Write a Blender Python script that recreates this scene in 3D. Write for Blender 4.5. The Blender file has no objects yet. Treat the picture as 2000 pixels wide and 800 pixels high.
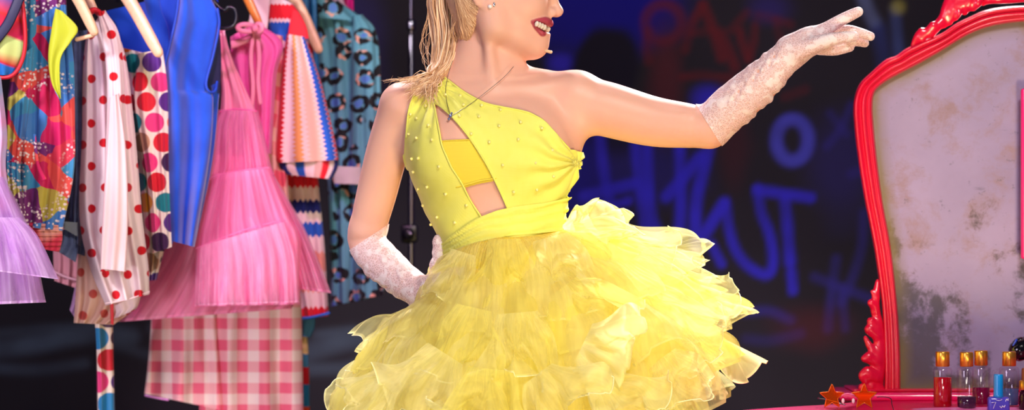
import bpy, math, random
import numpy as np
from mathutils import Vector, Matrix
random.seed(7); rng = np.random.default_rng(7)
SC = bpy.context.scene; COL = SC.collection
CD, FP, ZC = 6.0, 6000.0, 1.2
pi = math.pi

def P(px, py, Y=0.0):
    D = Y + CD
    return Vector(((px - 1000) / FP * D, Y, ZC - (py - 400) / FP * D))
def PN(px, py, Y):
    px, py, Y = np.broadcast_arrays(np.asarray(px, float), np.asarray(py, float), np.asarray(Y, float))
    D = Y + CD
    return np.stack([(px - 1000) / FP * D, Y, ZC - (py - 400) / FP * D], -1)
def proj(V):
    D = V[..., 1] + CD
    return V[..., 0] / D * FP + 1000, 400 - (V[..., 2] - ZC) / D * FP

# ------------------------------------------------------------------ objects
def world(o):
    if o is None: return Matrix.Identity(4)
    return world(o.parent) @ o.matrix_parent_inverse @ o.matrix_basis if o.parent else o.matrix_basis.copy()
def attach(o, parent):
    o.parent = parent; o.matrix_parent_inverse = world(parent).inverted(); return o
def tag(o, label=None, cat=None, group=None, kind=None):
    if label: o['label'] = label
    if cat: o['category'] = cat
    if group: o['group'] = group
    if kind: o['kind'] = kind
    return o
def empty(name, loc, label, cat, group=None):
    o = bpy.data.objects.new(name, None); COL.objects.link(o); o.location = loc
    o.empty_display_size = .05
    return tag(o, label, cat, group)
def mesh_obj(name, VF, mat, parent=None, uv=None, smooth=True, attrs=None, label=None):
    V, F = VF
    V = np.ascontiguousarray(V, np.float32).reshape(-1, 3); F = np.ascontiguousarray(F, np.int32)
    n = F.shape[1]; me = bpy.data.meshes.new(name)
    me.vertices.add(len(V)); me.vertices.foreach_set('co', V.ravel())
    me.loops.add(F.size); me.loops.foreach_set('vertex_index', F.ravel())
    me.polygons.add(len(F)); me.polygons.foreach_set('loop_start', np.arange(len(F), dtype=np.int32) * n)
    if uv is not None:
        uv = np.asarray(uv, np.float32).reshape(-1, 2)
        l = me.uv_layers.new(name='UVMap'); l.data.foreach_set('uv', uv[F.ravel()].ravel())
    for k, a in (attrs or {}).items():
        a = np.asarray(a, np.float32)
        if a.ndim == 2:
            at = me.attributes.new(k, 'FLOAT_COLOR', 'POINT'); at.data.foreach_set('color', a.ravel())
        else:
            at = me.attributes.new(k, 'FLOAT', 'POINT'); at.data.foreach_set('value', a)
    me.update(calc_edges=True)
    me.validate()
    me.polygons.foreach_set('use_smooth', np.full(len(me.polygons), bool(smooth)))
    if mat: me.materials.append(mat)
    o = bpy.data.objects.new(name, me); COL.objects.link(o)
    if parent is not None: attach(o, parent)
    if label: o['label'] = label
    return o
def mod(o, ty, **kw):
    m = o.modifiers.new(ty.lower(), ty)
    for k, v in kw.items(): setattr(m, k, v)
    return o
def solid(o, t=.003, off=-1): return mod(o, 'SOLIDIFY', thickness=t, offset=off)

# ------------------------------------------------------------------ shapes (all give quads)
def gridF(m, n, cm=False, cn=False):
    i = np.arange(m if cm else m - 1); j = np.arange(n if cn else n - 1)
    I, J = np.meshgrid(i, j, indexing='ij'); I2, J2 = (I + 1) % m, (J + 1) % n
    return np.stack([I * n + J, I2 * n + J, I2 * n + J2, I * n + J2], -1).reshape(-1, 4)
def join(parts):
    Vs, Fs, k = [], [], 0
    for V, F in parts:
        V = np.asarray(V, float).reshape(-1, 3); Vs.append(V); Fs.append(np.asarray(F) + k); k += len(V)
    return np.concatenate(Vs), np.concatenate(Fs)
def spl(pts, n):
    """Catmull-Rom through pts (any dimension), n samples evenly in chord length."""
    p = np.asarray([tuple(q) for q in pts], float)
    if len(p) == 2:
        t = np.linspace(0, 1, n)[:, None]; return p[0] * (1 - t) + p[1] * t
    d = np.r_[0, np.cumsum(np.maximum(np.linalg.norm(np.diff(p[:, :3], axis=0), axis=1), 1e-9))]
    q = np.vstack([2 * p[0] - p[1], p, 2 * p[-1] - p[-2]])
    s = np.linspace(0, d[-1], n); k = np.clip(np.searchsorted(d, s, side='right') - 1, 0, len(p) - 2)
    t = ((s - d[k]) / (d[k + 1] - d[k]))[:, None]
    a, b, c, e = q[k], q[k + 1], q[k + 2], q[k + 3]
    return .5 * (2 * b + (c - a) * t + (2 * a - 5 * b + 4 * c - e) * t**2 + (3 * b - a - 3 * c + e) * t**3)
def lin(pts, n):
    p = np.asarray([tuple(q) for q in pts], float)
    d = np.r_[0, np.cumsum(np.linalg.norm(np.diff(p[:, :3], axis=0), axis=1))]
    s = np.linspace(0, d[-1], n)
    return np.stack([np.interp(s, d, p[:, i]) for i in range(p.shape[1])], -1)
def frames(p, up=None):
    t = np.gradient(p, axis=0); t /= np.linalg.norm(t, axis=1)[:, None] + 1e-12
    if up is not None:
        u = np.tile(np.asarray(up, float), (len(p), 1)); a = np.cross(t, u)
        a /= np.linalg.norm(a, axis=1)[:, None] + 1e-12; return t, a, np.cross(a, t)
    r = np.array([0, 0, 1.]) if abs(t[0, 2]) < .9 else np.array([1., 0, 0])
    A = []; a = np.cross(t[0], r); a /= np.linalg.norm(a)
    for i in range(len(p)):
        a = a - t[i] * (a @ t[i]); a /= np.linalg.norm(a) + 1e-12; A.append(a)
    A = np.array(A); return t, A, np.cross(t, A)
def tube(path, r, n=8, closed=False, cap=True, up=None, flat=1.0, power=2.0):
    p = np.asarray([tuple(q) for q in path], float); r = np.broadcast_to(np.asarray(r, float), (len(p),)).copy()
    t, A, B = frames(p, up)
    if cap and not closed:
        e0 = [(p[0] - t[0] * r[0] * c, r[0] * s) for c, s in ((.95, .02), (.8, .55), (.45, .88))]
        e1 = [(p[-1] + t[-1] * r[-1] * c, r[-1] * s) for c, s in ((.45, .88), (.8, .55), (.95, .02))]
        p = np.vstack([[e[0] for e in e0], p, [e[0] for e in e1]]); r = np.r_[[e[1] for e in e0], r, [e[1] for e in e1]]
        A = np.vstack([A[:1].repeat(3, 0), A, A[-1:].repeat(3, 0)]); B = np.vstack([B[:1].repeat(3, 0), B, B[-1:].repeat(3, 0)])
    th = np.arange(n) * 2 * pi / n
    c, s = np.cos(th), np.sin(th)
    c = np.sign(c) * np.abs(c)**(2 / power); s = np.sign(s) * np.abs(s)**(2 / power)
    V = p[:, None] + r[:, None, None] * (A[:, None] * c[None, :, None] + flat * B[:, None] * s[None, :, None])
    return V.reshape(-1, 3), gridF(len(p), n, cm=closed, cn=True)[:, ::-1]
def lathe(prof, loc, n=32, sx=1.0, sy=1.0):
    prof = np.asarray(prof, float); th = np.arange(n) * 2 * pi / n
    V = np.stack([prof[:, 0:1] * np.cos(th) * sx, prof[:, 0:1] * np.sin(th) * sy, np.repeat(prof[:, 1:2], n, 1)], -1) + np.asarray(tuple(loc))
    return V.reshape(-1, 3), gridF(len(prof), n, cn=True)[:, ::-1]
def ball(c, r, n=12, R=None):
    r = np.broadcast_to(np.asarray(r, float), (3,)); ph = np.linspace(0, pi, n); th = np.arange(2 * n) * pi / n
    V = np.stack([np.sin(ph)[:, None] * np.cos(th), np.sin(ph)[:, None] * np.sin(th), np.repeat(np.cos(ph)[:, None], 2 * n, 1)], -1) * r
    V = V.reshape(-1, 3)
    if R is not None: V = V @ np.asarray(R).T
    return V + np.asarray(tuple(c)), gridF(n, 2 * n, cn=True)
def rbox(lo, hi, r=.005, n=3):
    """Box with rounded vertical edges and softened top and bottom."""
    lo, hi = np.asarray(lo, float), np.asarray(hi, float); c = (lo + hi) / 2; h = (hi - lo) / 2
    ring = []
    for k, (sx, sy) in enumerate(((1, 1), (-1, 1), (-1, -1), (1, -1))):
        for a in np.linspace(0, pi / 2, n + 1):
            a += k * pi / 2; ring.append((sx * (h[0] - r), sy * (h[1] - r), math.cos(a), math.sin(a)))
    ring = np.array(ring); rows = []
    for z, e in [(-h[2], 0), (-h[2], -1)][:1] + [(-h[2], -.0)] + [(-h[2] + r * (1 - math.cos(a)), r * math.sin(a) - r) for a in np.linspace(0, pi / 2, 3)] + [(h[2] - r * (1 - math.cos(a)), r * math.sin(a) - r) for a in np.linspace(pi / 2, 0, 3)] + [(h[2], 0)]:
        rows.append((z, e))
    out = []
    for i, (z, e) in enumerate(rows):
        s = 0.0 if i in (0, 1, len(rows) - 1) else 1.0
        x = (ring[:, 0] + ring[:, 2] * (r + e)) * s; y = (ring[:, 1] + ring[:, 3] * (r + e)) * s
        out.append(np.stack([x, y, np.full(len(x), z)], -1))
    V = np.array(out) + c
    return V.reshape(-1, 3), gridF(len(rows), len(ring), cn=True)[:, ::-1]
def prism(poly, y0, y1):
    """Closed solid from an outline in x,z (convex or star shaped about its mean), from y0 (front) to y1."""
    p = np.asarray(poly, float); n = len(p); c = p.mean(0)
    rows = [(c[None].repeat(n, 0), y0), (p, y0), (p, y1), (c[None].repeat(n, 0), y1)]
    V = np.array([np.stack([q[:, 0], np.full(n, y), q[:, 1]], -1) for q, y in rows])
    return V.reshape(-1, 3), gridF(4, n, cn=True)
def rot(axis, a): return np.array(Matrix.Rotation(a, 3, axis))

# ------------------------------------------------------------------ materials
def lc(c):
    c = c / 255.0; return c / 12.92 if c <= .04045 else ((c + .055) / 1.055)**2.4
def C(r, g, b): return (lc(r), lc(g), lc(b), 1.0)
class Mat:
    def __init__(s, name):
        s.m = bpy.data.materials.new(name); s.m.use_nodes = True; s.t = s.m.node_tree; s.t.nodes.clear()
        s.out = s.t.nodes.new('ShaderNodeOutputMaterial')
    def put(s, sock, v):
        if isinstance(v, bpy.types.NodeSocket): s.t.links.new(v, sock)
        elif v is not None:
            if sock.type == 'RGBA' and len(v) == 3: v = (*v, 1)
            sock.default_value = v
    def node(s, ty, props=None, **inp):
        n = s.t.nodes.new('ShaderNode' + ty)
        for k, v in (props or {}).items(): setattr(n, k, v)
        for k, v in inp.items(): s.put(n.inputs[int(k[1:])] if k[0] == 'i' and k[1:].isdigit() else n.inputs[k.replace('_', ' ')], v)
        return n
    def math(s, op, a, b=None, c=None, clamp=False):
        n = s.node('Math', {'operation': op, 'use_clamp': clamp}, i0=a)
        if b is not None: s.put(n.inputs[1], b)
        if c is not None: s.put(n.inputs[2], c)
        return n.outputs[0]
    def mix(s, f, a, b, mode='MIX'):
        n = s.node('MixRGB', {'blend_type': mode}); s.put(n.inputs[0], f); s.put(n.inputs[1], a); s.put(n.inputs[2], b); return n.outputs[0]
    def uv(s): return s.node('UVMap').outputs[0]
    def obj(s): return s.node('TexCoord').outputs['Object']
    def attr(s, name, out='Fac'): return s.node('Attribute', {'attribute_name': name}).outputs[out]
    def scale(s, v, sc, loc=(0, 0, 0), rot=(0, 0, 0)):
        n = s.node('Mapping'); s.put(n.inputs['Vector'], v); n.inputs['Scale'].default_value = sc; n.inputs['Location'].default_value = loc; n.inputs['Rotation'].default_value = rot
        return n.outputs[0]
    def noise(s, v, scale=5, detail=3, rough=.5, dist=0, out='Fac'):
        n = s.node('TexNoise', None, Scale=scale, Detail=detail, Roughness=rough, Distortion=dist); s.put(n.inputs['Vector'], v)
        return n.outputs[0 if out == 'Fac' else 1]
    def voro(s, v, scale=5, feature='F1', rand=1.0, out='Distance'):
        n = s.node('TexVoronoi', {'feature': feature}, Scale=scale, Randomness=rand); s.put(n.inputs['Vector'], v); return n.outputs[out]
    def sep(s, v):
        n = s.node('SeparateXYZ'); s.put(n.inputs[0], v); return n.outputs
    def comb(s, x, y, z=0.0):
        n = s.node('CombineXYZ'); s.put(n.inputs[0], x); s.put(n.inputs[1], y); s.put(n.inputs[2], z); return n.outputs[0]
    def vadd(s, a, b):
        n = s.node('VectorMath', {'operation': 'ADD'}); s.put(n.inputs[0], a); s.put(n.inputs[1], b); return n.outputs[0]
    def warp(s, v, scale, amt):
        n = s.noise(v, scale, 2, out='Color'); m = s.node('VectorMath', {'operation': 'MULTIPLY_ADD'})
        s.put(m.inputs[0], n); m.inputs[1].default_value = (amt,) * 3; s.put(m.inputs[2], v); return m.outputs[0]
    def step(s, x, a, b):
        n = s.node('MapRange', {'interpolation_type': 'SMOOTHSTEP'}, i0=x, i1=a, i2=b, i3=0.0, i4=1.0); return n.outputs[0]
    def ramp(s, f, stops, interp='LINEAR'):
        n = s.node('ValToRGB'); s.put(n.inputs[0], f); e = n.color_ramp; e.interpolation = interp
        while len(e.elements) < len(stops): e.elements.new(.5)
        for q, (p, c) in zip(e.elements, stops): q.position = p; q.color = c if len(c) == 4 else (*c, 1)
        return n.outputs[0]
    def bump(s, h, strength=.3, dist=.002):
        n = s.node('Bump', None, Strength=strength, Distance=dist); s.put(n.inputs['Height'], h); return n.outputs[0]
    def bsdf(s, col, rough=.6, normal=None, **kw):
        n = s.node('BsdfPrincipled'); s.put(n.inputs['Base Color'], col); s.put(n.inputs['Roughness'], rough)
        for k, v in kw.items(): s.put(n.inputs[k.replace('_', ' ')], v)
        if normal is not None: s.put(n.inputs['Normal'], normal)
        return n.outputs[0]
    def end(s, shader):
        s.t.links.new(shader, s.out.inputs[0]); return s.m
    def cloth(s, col, trans=.25, rough=.75, normal=None, sheen=.15):
        """Opaque woven cloth that lets some light through."""
        a = s.bsdf(col, rough, normal, Specular_IOR_Level=.25, Sheen_Weight=sheen)
        t = s.node('BsdfTranslucent'); s.put(t.inputs[0], col)
        if normal is not None: s.put(t.inputs[1], normal)
        m = s.node('MixShader'); m.inputs[0].default_value = trans; s.t.links.new(a, m.inputs[1]); s.t.links.new(t.outputs[0], m.inputs[2])
        return s.end(m.outputs[0])
    def sheer(s, col, alpha, trans=.45, rough=.5, normal=None, spec=.3):
        """Sheer cloth: threads that reflect and transmit, with open holes between (alpha = thread cover)."""
        a = s.bsdf(col, rough, normal, Specular_IOR_Level=spec, Sheen_Weight=.2)
        t = s.node('BsdfTranslucent'); s.put(t.inputs[0], col)
        m = s.node('MixShader'); m.inputs[0].default_value = trans; s.t.links.new(a, m.inputs[1]); s.t.links.new(t.outputs[0], m.inputs[2])
        tr = s.node('BsdfTransparent'); k = s.node('MixShader'); s.put(k.inputs[0], alpha)
        s.t.links.new(tr.outputs[0], k.inputs[1]); s.t.links.new(m.outputs[0], k.inputs[2])
        return s.end(k.outputs[0])
def plain(name, col, rough=.5, **kw):
    m = Mat(name); return m.end(m.bsdf(col, rough, **kw))
def weave(m, v, sc=900):
    x, y, _ = m.sep(v)
    return m.math('ADD', m.math('SINE', m.math('MULTIPLY', x, sc * 2)), m.math('SINE', m.math('MULTIPLY', y, sc * 2)))
# ------------------------------------------------------------------ smooth solids (implicit surfaces turned into one continuous mesh)
class Prim:
    def __init__(s, f, lo, hi, k, sub=False): s.f, s.lo, s.hi, s.k, s.sub = f, np.asarray(lo, float), np.asarray(hi, float), k, sub
def cone(a, b, ra, rb, k=.02, sub=False):
    a, b = np.asarray(tuple(a)), np.asarray(tuple(b)); ba = b - a; L = ba @ ba + 1e-12
    def f(x, y, z):
        px, py, pz = x - a[0], y - a[1], z - a[2]
        t = np.clip((px * ba[0] + py * ba[1] + pz * ba[2]) / L, 0, 1)
        return np.sqrt((px - t * ba[0])**2 + (py - t * ba[1])**2 + (pz - t * ba[2])**2) - (ra + (rb - ra) * t)
    r = max(ra, rb); return Prim(f, np.minimum(a, b) - r, np.maximum(a, b) + r, k, sub)
def ell(c, r, k=.02, R=None, sub=False):
    c = np.asarray(tuple(c)); r = np.broadcast_to(np.asarray(r, float), (3,)); R_ = np.eye(3) if R is None else np.asarray(R)
    def f(x, y, z):
        x, y, z = x - c[0], y - c[1], z - c[2]
        if R is not None:
            x, y, z = (R_[0, i] * 0 + R_[0, i] * x + R_[1, i] * y + R_[2, i] * z for i in range(3))
        k0 = np.sqrt((x / r[0])**2 + (y / r[1])**2 + (z / r[2])**2) + 1e-9
        k1 = np.sqrt((x / r[0]**2)**2 + (y / r[1]**2)**2 + (z / r[2]**2)**2) + 1e-9
        return k0 * (k0 - 1) / k1
    m = r.max() if R is not None else r
    return Prim(f, c - m, c + m, k, sub)
def chain(pts, k=.02, k2=None, sub=False, n=0):
    """pts: (px, py, y, r). One tapered limb along them, its segments following a smooth curve."""
    q = np.array([(*P(a, b, c), r) for a, b, c, r in pts])
    if len(q) > 2: q = spl(q, n or 5 * (len(q) - 1) + 1)
    cs = [cone(q[i, :3], q[i + 1, :3], q[i, 3], q[i + 1, 3]) for i in range(len(q) - 1)]
    def f(x, y, z):
        d = cs[0].f(x, y, z)
        for c in cs[1:]: d = np.minimum(d, c.f(x, y, z))
        return d
    return [Prim(f, np.min([c.lo for c in cs], 0), np.max([c.hi for c in cs], 0), k, sub)]
def stack(rows, k=.03):
    """Body trunk from rows (py, left px, right px, centre y, half depth)."""
    R = np.array(rows, float); z = ZC - (R[:, 0] - 400) / 1000; xl = (R[:, 1] - 1000) / 1000; xr = (R[:, 2] - 1000) / 1000
    tab = spl(np.stack([z, (xl + xr) / 2, (xr - xl) / 2, R[:, 3], R[:, 4]], -1), 200); o = np.argsort(tab[:, 0]); tab = tab[o]
    def f(x, y, zz):
        g = [np.interp(zz, tab[:, 0], tab[:, i]) for i in range(1, 5)]
        dx, dy = x - g[0], y - g[2]; k0 = np.sqrt((dx / g[1])**2 + (dy / g[3])**2) + 1e-6
        k1 = np.sqrt((dx / g[1]**2)**2 + (dy / g[3]**2)**2) + 1e-6
        d = k0 * (k0 - 1) / k1
        return np.maximum(d, np.maximum(zz - tab[-1, 0], tab[0, 0] - zz))
    return Prim(f, (xl.min(), -.2, tab[0, 0]), (xr.max(), .2, tab[-1, 0]), k)
def smin(a, b, k):
    h = np.maximum(k - np.abs(a - b), 0) / k; return np.minimum(a, b) - h * h * k * .25
def comb_(D, d, p): return smin(D, d, p.k) if not p.sub else -smin(-D, d, p.k)
def field(prims, X):
    D = np.full(len(X), 1.0)
    for p in prims: D = comb_(D, p.f(X[:, 0], X[:, 1], X[:, 2]), p)
    return D
def field_grid(prims, gx, gy, gz, margin=.03):
    D = np.full((len(gx), len(gy), len(gz)), 1.0, np.float32)
    for p in prims:
        s = []
        for ax, g in enumerate((gx, gy, gz)):
            s.append(slice(max(np.searchsorted(g, p.lo[ax] - p.k - margin), 0), np.searchsorted(g, p.hi[ax] + p.k + margin)))
        x, y, z = gx[s[0]][:, None, None], gy[s[1]][None, :, None], gz[s[2]][None, None, :]
        if 0 in (x.size, y.size, z.size): continue
        D[s[0], s[1], s[2]] = comb_(D[s[0], s[1], s[2]], p.f(x, y, z).astype(np.float32), p)
    return D
def surface(D, gx, gy, gz):
    S = D < 0; n = np.array(S.shape)
    def cor(A, i, j, k): return A[i:n[0] - 1 + i, j:n[1] - 1 + j, k:n[2] - 1 + k]
    cnt = np.zeros(n - 1, np.uint8)
    for i in (0, 1):
        for j in (0, 1):
            for k in (0, 1): cnt += cor(S, i, j, k)
    I, J, K = np.nonzero((cnt > 0) & (cnt < 8)); idx = np.full(n - 1, -1, np.int32); idx[I, J, K] = np.arange(len(I))
    acc = np.zeros((len(I), 3)); num = np.zeros(len(I)); g = (gx, gy, gz); B = (I, J, K)
    val = {(i, j, k): D[I + i, J + j, K + k].astype(float) for i in (0, 1) for j in (0, 1) for k in (0, 1)}
    for ax in range(3):
        for u in (0, 1):
            for w in (0, 1):
                a = [u, w]; a.insert(ax, 0); b = list(a); b[ax] = 1
                va, vb = val[tuple(a)], val[tuple(b)]; m = (va < 0) != (vb < 0)
                t = np.where(m, va / np.where(m, va - vb, 1), 0)
                for d in range(3):
                    c0 = g[d][B[d] + a[d]]; c1 = g[d][B[d] + b[d]]; acc[:, d] += np.where(m, c0 + (c1 - c0) * t, 0)
                num += m
    V = acc / num[:, None]; Fs = []
    for ax in range(3):
        a1, a2 = (ax + 1) % 3, (ax + 2) % 3
        lo = [slice(None)] * 3; hi = [slice(None)] * 3; lo[ax] = slice(0, -1); hi[ax] = slice(1, None)
        A, Bq = S[tuple(lo)], S[tuple(hi)]; E = np.array(np.nonzero(A != Bq))
        ok = (E[a1] > 0) & (E[a2] > 0) & (E[a1] < n[a1] - 1) & (E[a2] < n[a2] - 1); E = E[:, ok]
        ins = A[tuple(E)]; q = []
        for d1, d2 in ((-1, -1), (0, -1), (0, 0), (-1, 0)):
            e = E.copy(); e[a1] += d1; e[a2] += d2; q.append(idx[tuple(e)])
        q = np.stack(q, -1); q[~ins] = q[~ins][:, ::-1]; Fs.append(q)
    return V, np.concatenate(Fs)
def solid_mesh(prims, h=.004, pad=.012):
    lo = np.min([p.lo for p in prims if not p.sub], 0) - pad; hi = np.max([p.hi for p in prims if not p.sub], 0) + pad
    g = [np.arange(lo[i], hi[i] + h, h) for i in range(3)]
    return surface(field_grid(prims, *g), *g)
def clip_mesh(V, F, g):
    """Keep g<0, cutting triangles along g=0."""
    if F.shape[1] == 4: F = np.concatenate([F[:, [0, 1, 2]], F[:, [0, 2, 3]]])
    s = g < 0; c = s[F].sum(1); out = [F[c == 3]]; N = len(V); E = []; newF = []
    def edge(a, b): E.append(np.stack([a, b], -1)); return N + sum(len(e) for e in E[:-1]) + np.arange(len(a))
    f1 = F[c == 1]; r = np.argmax(s[f1], 1); i = np.arange(len(f1)); a, b, d = f1[i, r], f1[i, (r + 1) % 3], f1[i, (r + 2) % 3]
    out.append(np.stack([a, edge(a, b), edge(a, d)], -1))
    f2 = F[c == 2]; r = np.argmin(s[f2], 1); i = np.arange(len(f2)); a, b, d = f2[i, r], f2[i, (r + 1) % 3], f2[i, (r + 2) % 3]
    e1, e2 = edge(b, a), edge(d, a)
    out += [np.stack([b, d, e2], -1), np.stack([b, e2, e1], -1)]
    E = np.concatenate(E); key = np.sort(E, 1); u, inv = np.unique(key, axis=0, return_inverse=True); inv = inv.ravel()
    t = (g[u[:, 0]] / (g[u[:, 0]] - g[u[:, 1]]))[:, None]; W = V[u[:, 0]] * (1 - t) + V[u[:, 1]] * t
    T = np.concatenate(out); T = np.where(T >= N, N + inv[np.maximum(T - N, 0)], T); V2 = np.vstack([V, W])
    use = np.unique(T); m = np.full(len(V2), -1); m[use] = np.arange(len(use)); return V2[use], m[T]
def poly_sd(px, py, poly):
    """Signed distance (px) to a polygon in picture-scale units, negative inside."""
    p = np.asarray(poly, float); d = np.full(px.shape, 1e9); ins = np.zeros(px.shape, bool)
    for a, b in zip(p, np.roll(p, -1, 0)):
        e = b - a; wx, wy = px - a[0], py - a[1]; t = np.clip((wx * e[0] + wy * e[1]) / (e @ e + 1e-9), 0, 1)
        d = np.minimum(d, np.hypot(wx - t * e[0], wy - t * e[1]))
        c = ((a[1] <= py) & (b[1] > py)) | ((b[1] <= py) & (a[1] > py))
        ins ^= c & (px < a[0] + (py - a[1]) / (b[1] - a[1] + 1e-12) * e[0])
    return np.where(ins, -d, d)
def vnormals(V, F):
    N = np.zeros_like(V)
    for k in range(1, F.shape[1] - 1):
        c = np.cross(V[F[:, k]] - V[F[:, 0]], V[F[:, k + 1]] - V[F[:, 0]])
        for q in (0, k, k + 1): np.add.at(N, F[:, q], c)
    return N / (np.linalg.norm(N, axis=1)[:, None] + 1e-12)
# ------------------------------------------------------------------ the dancer
def front(px, py, prims, off=0.0, y0=-.28):
    """Depth of the first body surface met at px,py, walking away from the viewer's side."""
    px, py = np.atleast_1d(np.asarray(px, float)), np.atleast_1d(np.asarray(py, float)); y = np.full(px.shape, y0)
    for _ in range(70): y = y + np.clip((field(prims, PN(px, py, y)) - off) * .8, -.01, .03)
    return y
trunk = stack([(160, 872, 1048, .012, .052), (190, 815, 1100, .006, .075), (230, 801, 1117, 0, .092), (280, 798, 1115, 0, .1),
               (330, 804, 1112, 0, .1), (380, 821, 1104, 0, .095), (430, 843, 1097, 0, .09), (480, 866, 1102, 0, .09),
               (530, 862, 1130, .005, .1), (600, 835, 1160, .01, .115), (680, 826, 1170, .015, .12), (770, 832, 1165, .015, .115), (830, 845, 1155, .015, .1)])
core = [trunk]
core += [cone(P(952, 150, .015), P(790, 203, .003), .043, .036, .03), cone(P(985, 158, .01), P(1118, 195, 0), .036, .05, .03)]
core += [cone(P(955, 172, .012), P(962, 40, .015), .058, .053, .035)]
core += [ell(P(888, 298, -.06), (.066, .05, .062), .06), ell(P(1036, 298, -.058), (.068, .05, .06), .065)]
core += [cone(P(950, 172, -.047), P(868, 176, -.03), .009, .009, .022), cone(P(972, 175, -.047), P(1090, 170, -.03), .008, .009, .022)]
core += chain([(785, 207, .0, .043), (758, 290, .03, .0415), (735, 380, .065, .0395), (718, 446, .09, .036)], .025)
core += [ell(P(1128, 186, 0), (.05, .048, .048), .02)]
core += chain([(1120, 199, 0, .051), (1180, 212, -.005, .0535), (1270, 236, -.015, .049), (1340, 245, -.03, .0435), (1386, 250, -.04, .0375)], .012)
core += [cone(P(1118, 245, -.01), P(1092, 345, .0), .033, .022, .03)]
neck = [cone(P(948, 28, -.05), P(963, 168, -.045), .011, .008, .016), cone(P(925, 60, .0), P(905, 150, .0), .02, .03, .03)]
armR = chain([(718, 446, .09, .036), (712, 470, .1, .033), (738, 503, .072, .0375), (778, 540, .03, .034), (824, 572, -.015, .0285)], .01)
handR = chain([(824, 572, -.015, .0285), (852, 558, -.055, .024), (884, 545, -.088, .02)], .01)
handR += chain([(850, 556, -.03, .014), (853, 520, -.028, .0115), (856, 495, -.026, .0105), (857, 468, -.022, .0092)], .012, .004)
for a, b, c in (((884, 531), (915, 530), (950, 536)), ((886, 541), (922, 545), (962, 552)), ((884, 551), (920, 560), (956, 569)), ((878, 560), (908, 573), (936, 584))):
    handR += chain([(*a, -.094, .0095), (*b, -.112, .0085), (*c, -.124, .007)], .006, .004)
armL = chain([(1386, 250, -.04, .0375), (1425, 212, -.06, .041), (1480, 165, -.085, .038), (1520, 126, -.1, .031), (1546, 101, -.105, .027)], .012)
handL = chain([(1546, 101, -.105, .027), (1578, 80, -.11, .025), (1606, 68, -.108, .0175)], .012) + chain([(1546, 101, -.1, .026), (1580, 86, -.085, .023), (1610, 80, -.065, .0165)], .012)
handL += chain([(1608, 60, -.112, .0115), (1638, 42, -.116, .0098), (1659, 31, -.116, .009), (1676, 23, -.114, .0078)], .006, .004)
handL += chain([(1618, 70, -.094, .0112), (1652, 60, -.086, .0096), (1680, 65, -.082, .0085), (1700, 71, -.08, .0068)], .006, .004)
handL += chain([(1616, 78, -.074, .011), (1648, 75, -.062, .0094), (1674, 80, -.056, .0082), (1689, 84, -.053, .0065)], .006, .004)
handL += chain([(1602, 95, -.066, .0105), (1632, 98, -.056, .0082), (1660, 92.5, -.05, .0066)], .006, .004)
handL += chain([(1562, 98, -.128, .016), (1592, 87, -.142, .0135), (1622, 77, -.154, .0108), (1648, 73, -.155, .0093), (1668, 71, -.151, .0078)], .012, .004)
legs = []
for cx, s in ((932, 1), (1062, -1)):
    legs += chain([(cx, 800, .01, .085), (cx + 4 * s, 1150, .0, .052), (cx + 2 * s, 1260, .012, .056), (cx + 6 * s, 1500, .02, .034), (cx + 6 * s, 1545, .025, .036)], .04)
    legs += [cone(P(cx + 6 * s, 1572, .02), P(cx, 1580, -.15), .028, .018, .03)]
Y0 = 0.0
def sym(f, *a, **k): return [f(-1), f(1)]
head = [ell(P(975, -22, Y0), (.096, .074, .094), .03), ell(P(1008, 18, Y0), (.06, .058, .084), .03)]
for s in (-1, 1):
    head += [cone(P(966, 48, s * .052), P(1044, 88, s * .014), .016, .016, .03), cone(P(958, 8, s * .055), P(966, 52, s * .053), .016, .014, .03)]
    head += [ell(P(1030, 8, s * .034), (.03, .026, .028), .022)]
head += [ell(P(1046, 91, Y0), (.021, .02, .0175), .018), ell(P(1045, 52, Y0), (.03, .031, .034), .022)]
head += [cone(P(1066, -42, 0), P(1089, 20, 0), .008, .0085, .014), ell(P(1088, 23, 0), (.0105, .0105, .0095), .01)]
for s in (-1, 1):
    head += chain([(1061, -33, s * .019, .0026), (1065, -41, s * .028, .0034), (1060, -41, s * .037, .0034), (1050, -34, s * .045, .0026)], .004)
    head += chain([(1061, -32, s * .019, .0024), (1062, -27, s * .029, .0028), (1057, -27, s * .037, .0028), (1050, -33, s * .045, .0024)], .004)
for s in (-1, 1):
    head += [ell(P(1075, 25, s * .0115), (.0115, .0075, .0095), .007), cone(P(1060, -62, s * .012), P(1040, -60, s * .045), .012, .01, .014)]
    head += [ell(P(1058, -35, s * .032), (.018, .017, .014), .014, sub=True), ell(P(1080, 33.5, s * .0075), (.0055, .0035, .0028), .003, sub=True)]
    head += [cone(P(1063, 14, s * .026), P(1040, 34, s * .0385), .0012, .0016, .008, sub=True)]
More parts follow.
